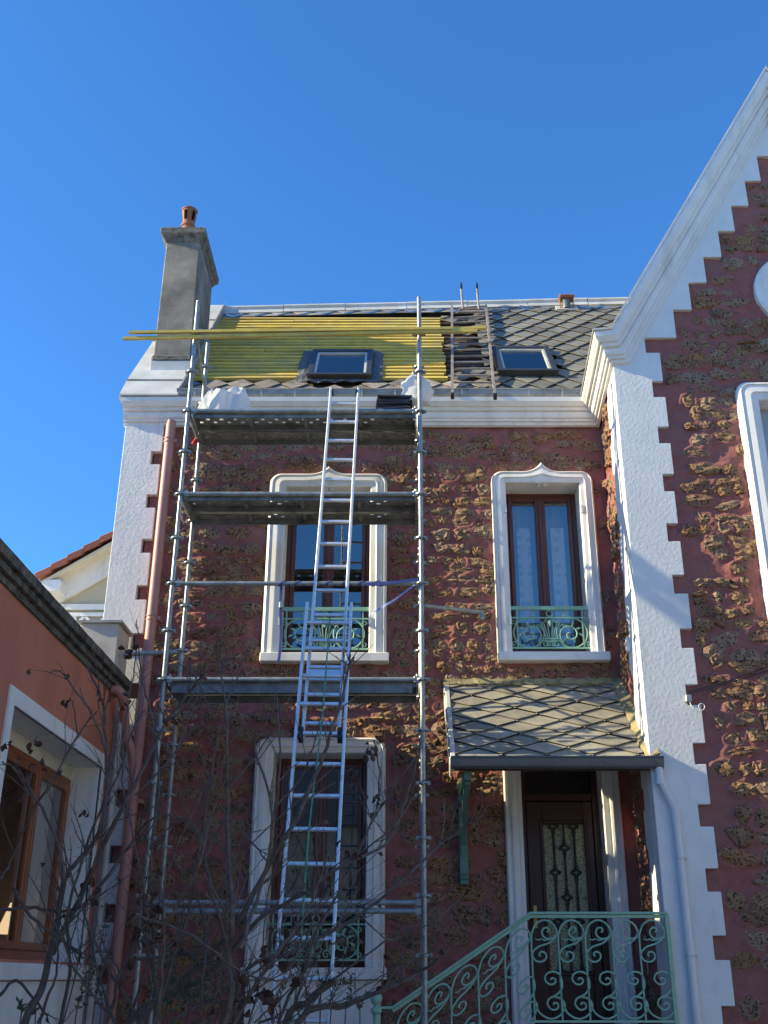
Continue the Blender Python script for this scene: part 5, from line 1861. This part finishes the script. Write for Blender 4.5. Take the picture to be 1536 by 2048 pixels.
stemsC = [
    ([(570, 2046), (620, 2000), (671, 1957)], .02, .016, True),
    ([(600, 2044), (699, 2006), (780, 1975), (844, 1943), (870, 1922), (900, 1895)], .024, .005, True),
    ([(480, 1962), (589, 1902), (715, 1831), (800, 1765), (868, 1700), (920, 1660), (968, 1634)], .016, .004, True),
    ([(671, 1957), (767, 1886), (850, 1850), (920, 1800)], .007, .003, False),
    ([(868, 1700), (886, 1660), (888, 1596)], .005, .003, False),
    ([(700, 1720), (780, 1660), (830, 1590)], .006, .003, False),
    ([(640, 1800), (690, 1800), (760, 1870), (800, 1880)], .006, .003, False),
    ([(560, 2040), (610, 1940), (640, 1850), (700, 1740), (745, 1640), (760, 1560), (748, 1480)], .012, .004, True),
    ([(745, 1640), (800, 1560), (838, 1500)], .006, .0025, False),
]
stemsC += fan(5, 5, (480, 660), (560, 900), (1700, 2000), .006)
leavesC = [(640, 1960, 6, 50, .06), (752, 1480, 4, 10, .05), (668, 1880, 3, 8, .06), (622, 1915, 2, 6, .05)]
bare_tree('bare_shrub', 'low bare shrub reaching right across the steps railing', stemsC, -4.2, (-.95, -4.2), 9, leavesC)

# grey-green leafy plants low between the shrubs
def leafy(label, spots, Y, seed, size):
    r = random.Random(seed)
    t_ = thing('leafy_plant', label, 'plant', 'leafy plants in the front garden')
    st_, lf_ = MB(), MB()
    for (bx, by, tx, ty) in spots:
        a, b_ = P(bx, by, Y + r.uniform(-.1, .1)), P(tx, ty, Y + r.uniform(-.1, .1))
        root = Vector((a.x, a.y, 0))
        cv = cr([root, a, a.lerp(b_, .5) + Vector((r.uniform(-.04, .04), 0, 0)), b_], 6)
        st_.tube(cv, [.006 - .004 * i / (len(cv) - 1) for i in range(len(cv))], 5)
        for i in range(7, len(cv)):
            for k in range(3):
                d = Vector((r.uniform(-1, 1), r.uniform(-1, 1), r.uniform(.2, 1.2))).normalized()
                s = Vector((-d.z, r.uniform(-.5, .5), d.x)).normalized()
                c_ = Vector(cv[i])
                ln = size * r.uniform(.7, 1.3)
                n_ = d.cross(s) * ln * .08
                lf_.add([c_, c_ + d * ln * .5 + s * ln * .14 + n_, c_ + d * ln, c_ + d * ln * .5 - s * ln * .14 + n_, c_ + d * ln * .5], [(0, 1, 4), (1, 2, 4), (2, 3, 4), (3, 0, 4)])
    st_.build('stem', 'bark', t_, fix=False)
    lf_.build('leaves', 'leaf_green', t_, fix=False)['kind'] = 'stuff'
leafy('grey-green olive-like plant with narrow leaves below the left scaffold pole', [(330, 2040, 370, 1860), (350, 2030, 395, 1875), (340, 2045, 340, 1890), (385, 2044, 420, 1940), (320, 2046, 310, 1930), (400, 2046, 395, 1960), (360, 2046, 365, 1950)], -3.5, 3, .06)
leafy('small green climber at the foot of the orange house corner', [(170, 2046, 195, 1880), (185, 2046, 215, 1840), (150, 2046, 170, 1950), (40, 2046, 38, 2005), (70, 2046, 75, 2020), (200, 2046, 180, 1920)], -3.3, 4, .045)
leafy('thin leafy creeper in front of the lower window apron', [(640, 2046, 625, 1880), (690, 2046, 700, 1950), (610, 2046, 600, 1930), (560, 2046, 575, 1960), (660, 2046, 690, 1880), (720, 2046, 735, 1990)], -3.9, 5, .035)

# ================================================================== unseen houses: one across the garden, one added to bounce light
def plain_house(name, label, x0, x1, y0, y1, ze, zr_, axis='x'):
    h = thing(name, label, 'house')
    MB().box(x0, x1, y0, y1, 0, ze).build('wall', 'facade_far', h)
    mb = MB()
    if axis == 'x':
        ym = (y0 + y1) / 2
        mb.add([(x0 - .3, y0 - .3, ze), (x1 + .3, y0 - .3, ze), (x1 + .3, y1 + .3, ze), (x0 - .3, y1 + .3, ze), (x0 - .3, ym, zr_), (x1 + .3, ym, zr_)], [(0, 1, 5, 4), (2, 3, 4, 5), (0, 4, 3), (1, 2, 5), (3, 2, 1, 0)])
    else:
        xm = (x0 + x1) / 2
        mb.add([(x0 - .3, y0 - .3, ze), (x1 + .3, y0 - .3, ze), (x1 + .3, y1 + .3, ze), (x0 - .3, y1 + .3, ze), (xm, y0 - .3, zr_), (xm, y1 + .3, zr_)], [(0, 4, 5, 3), (1, 2, 5, 4), (0, 1, 4), (2, 3, 5), (3, 2, 1, 0)])
    mb.build('roof', 'skyframe', h)
    k = 0
    for i in range(4):
        for zz in (1.2, 4.2):
            xx = x0 + (x1 - x0) * (i + .5) / 4
            if zz + 1.6 < ze:
                f_ = MB().box(xx - .5, xx + .5, y1 - .02, y1 + .03, zz, zz + 1.5).build('window', 'white', h)
                MB().box(xx - .42, xx + .42, y1 + .031, y1 + .036, zz + .08, zz + 1.42).build('pane', 'black', f_)
    return h
plain_house('facing_house', 'plain rendered house across the garden, behind the viewer', -9, 12, -34, -25, 6.2, 9.2)
plain_house('added_bounce_house', 'plain house added unseen outside the right edge to bounce sunlight onto the wing', 8.6, 15, -17, -4.5, 7.0, 10.0, 'y')  # added for the warm light its sunlit side throws back
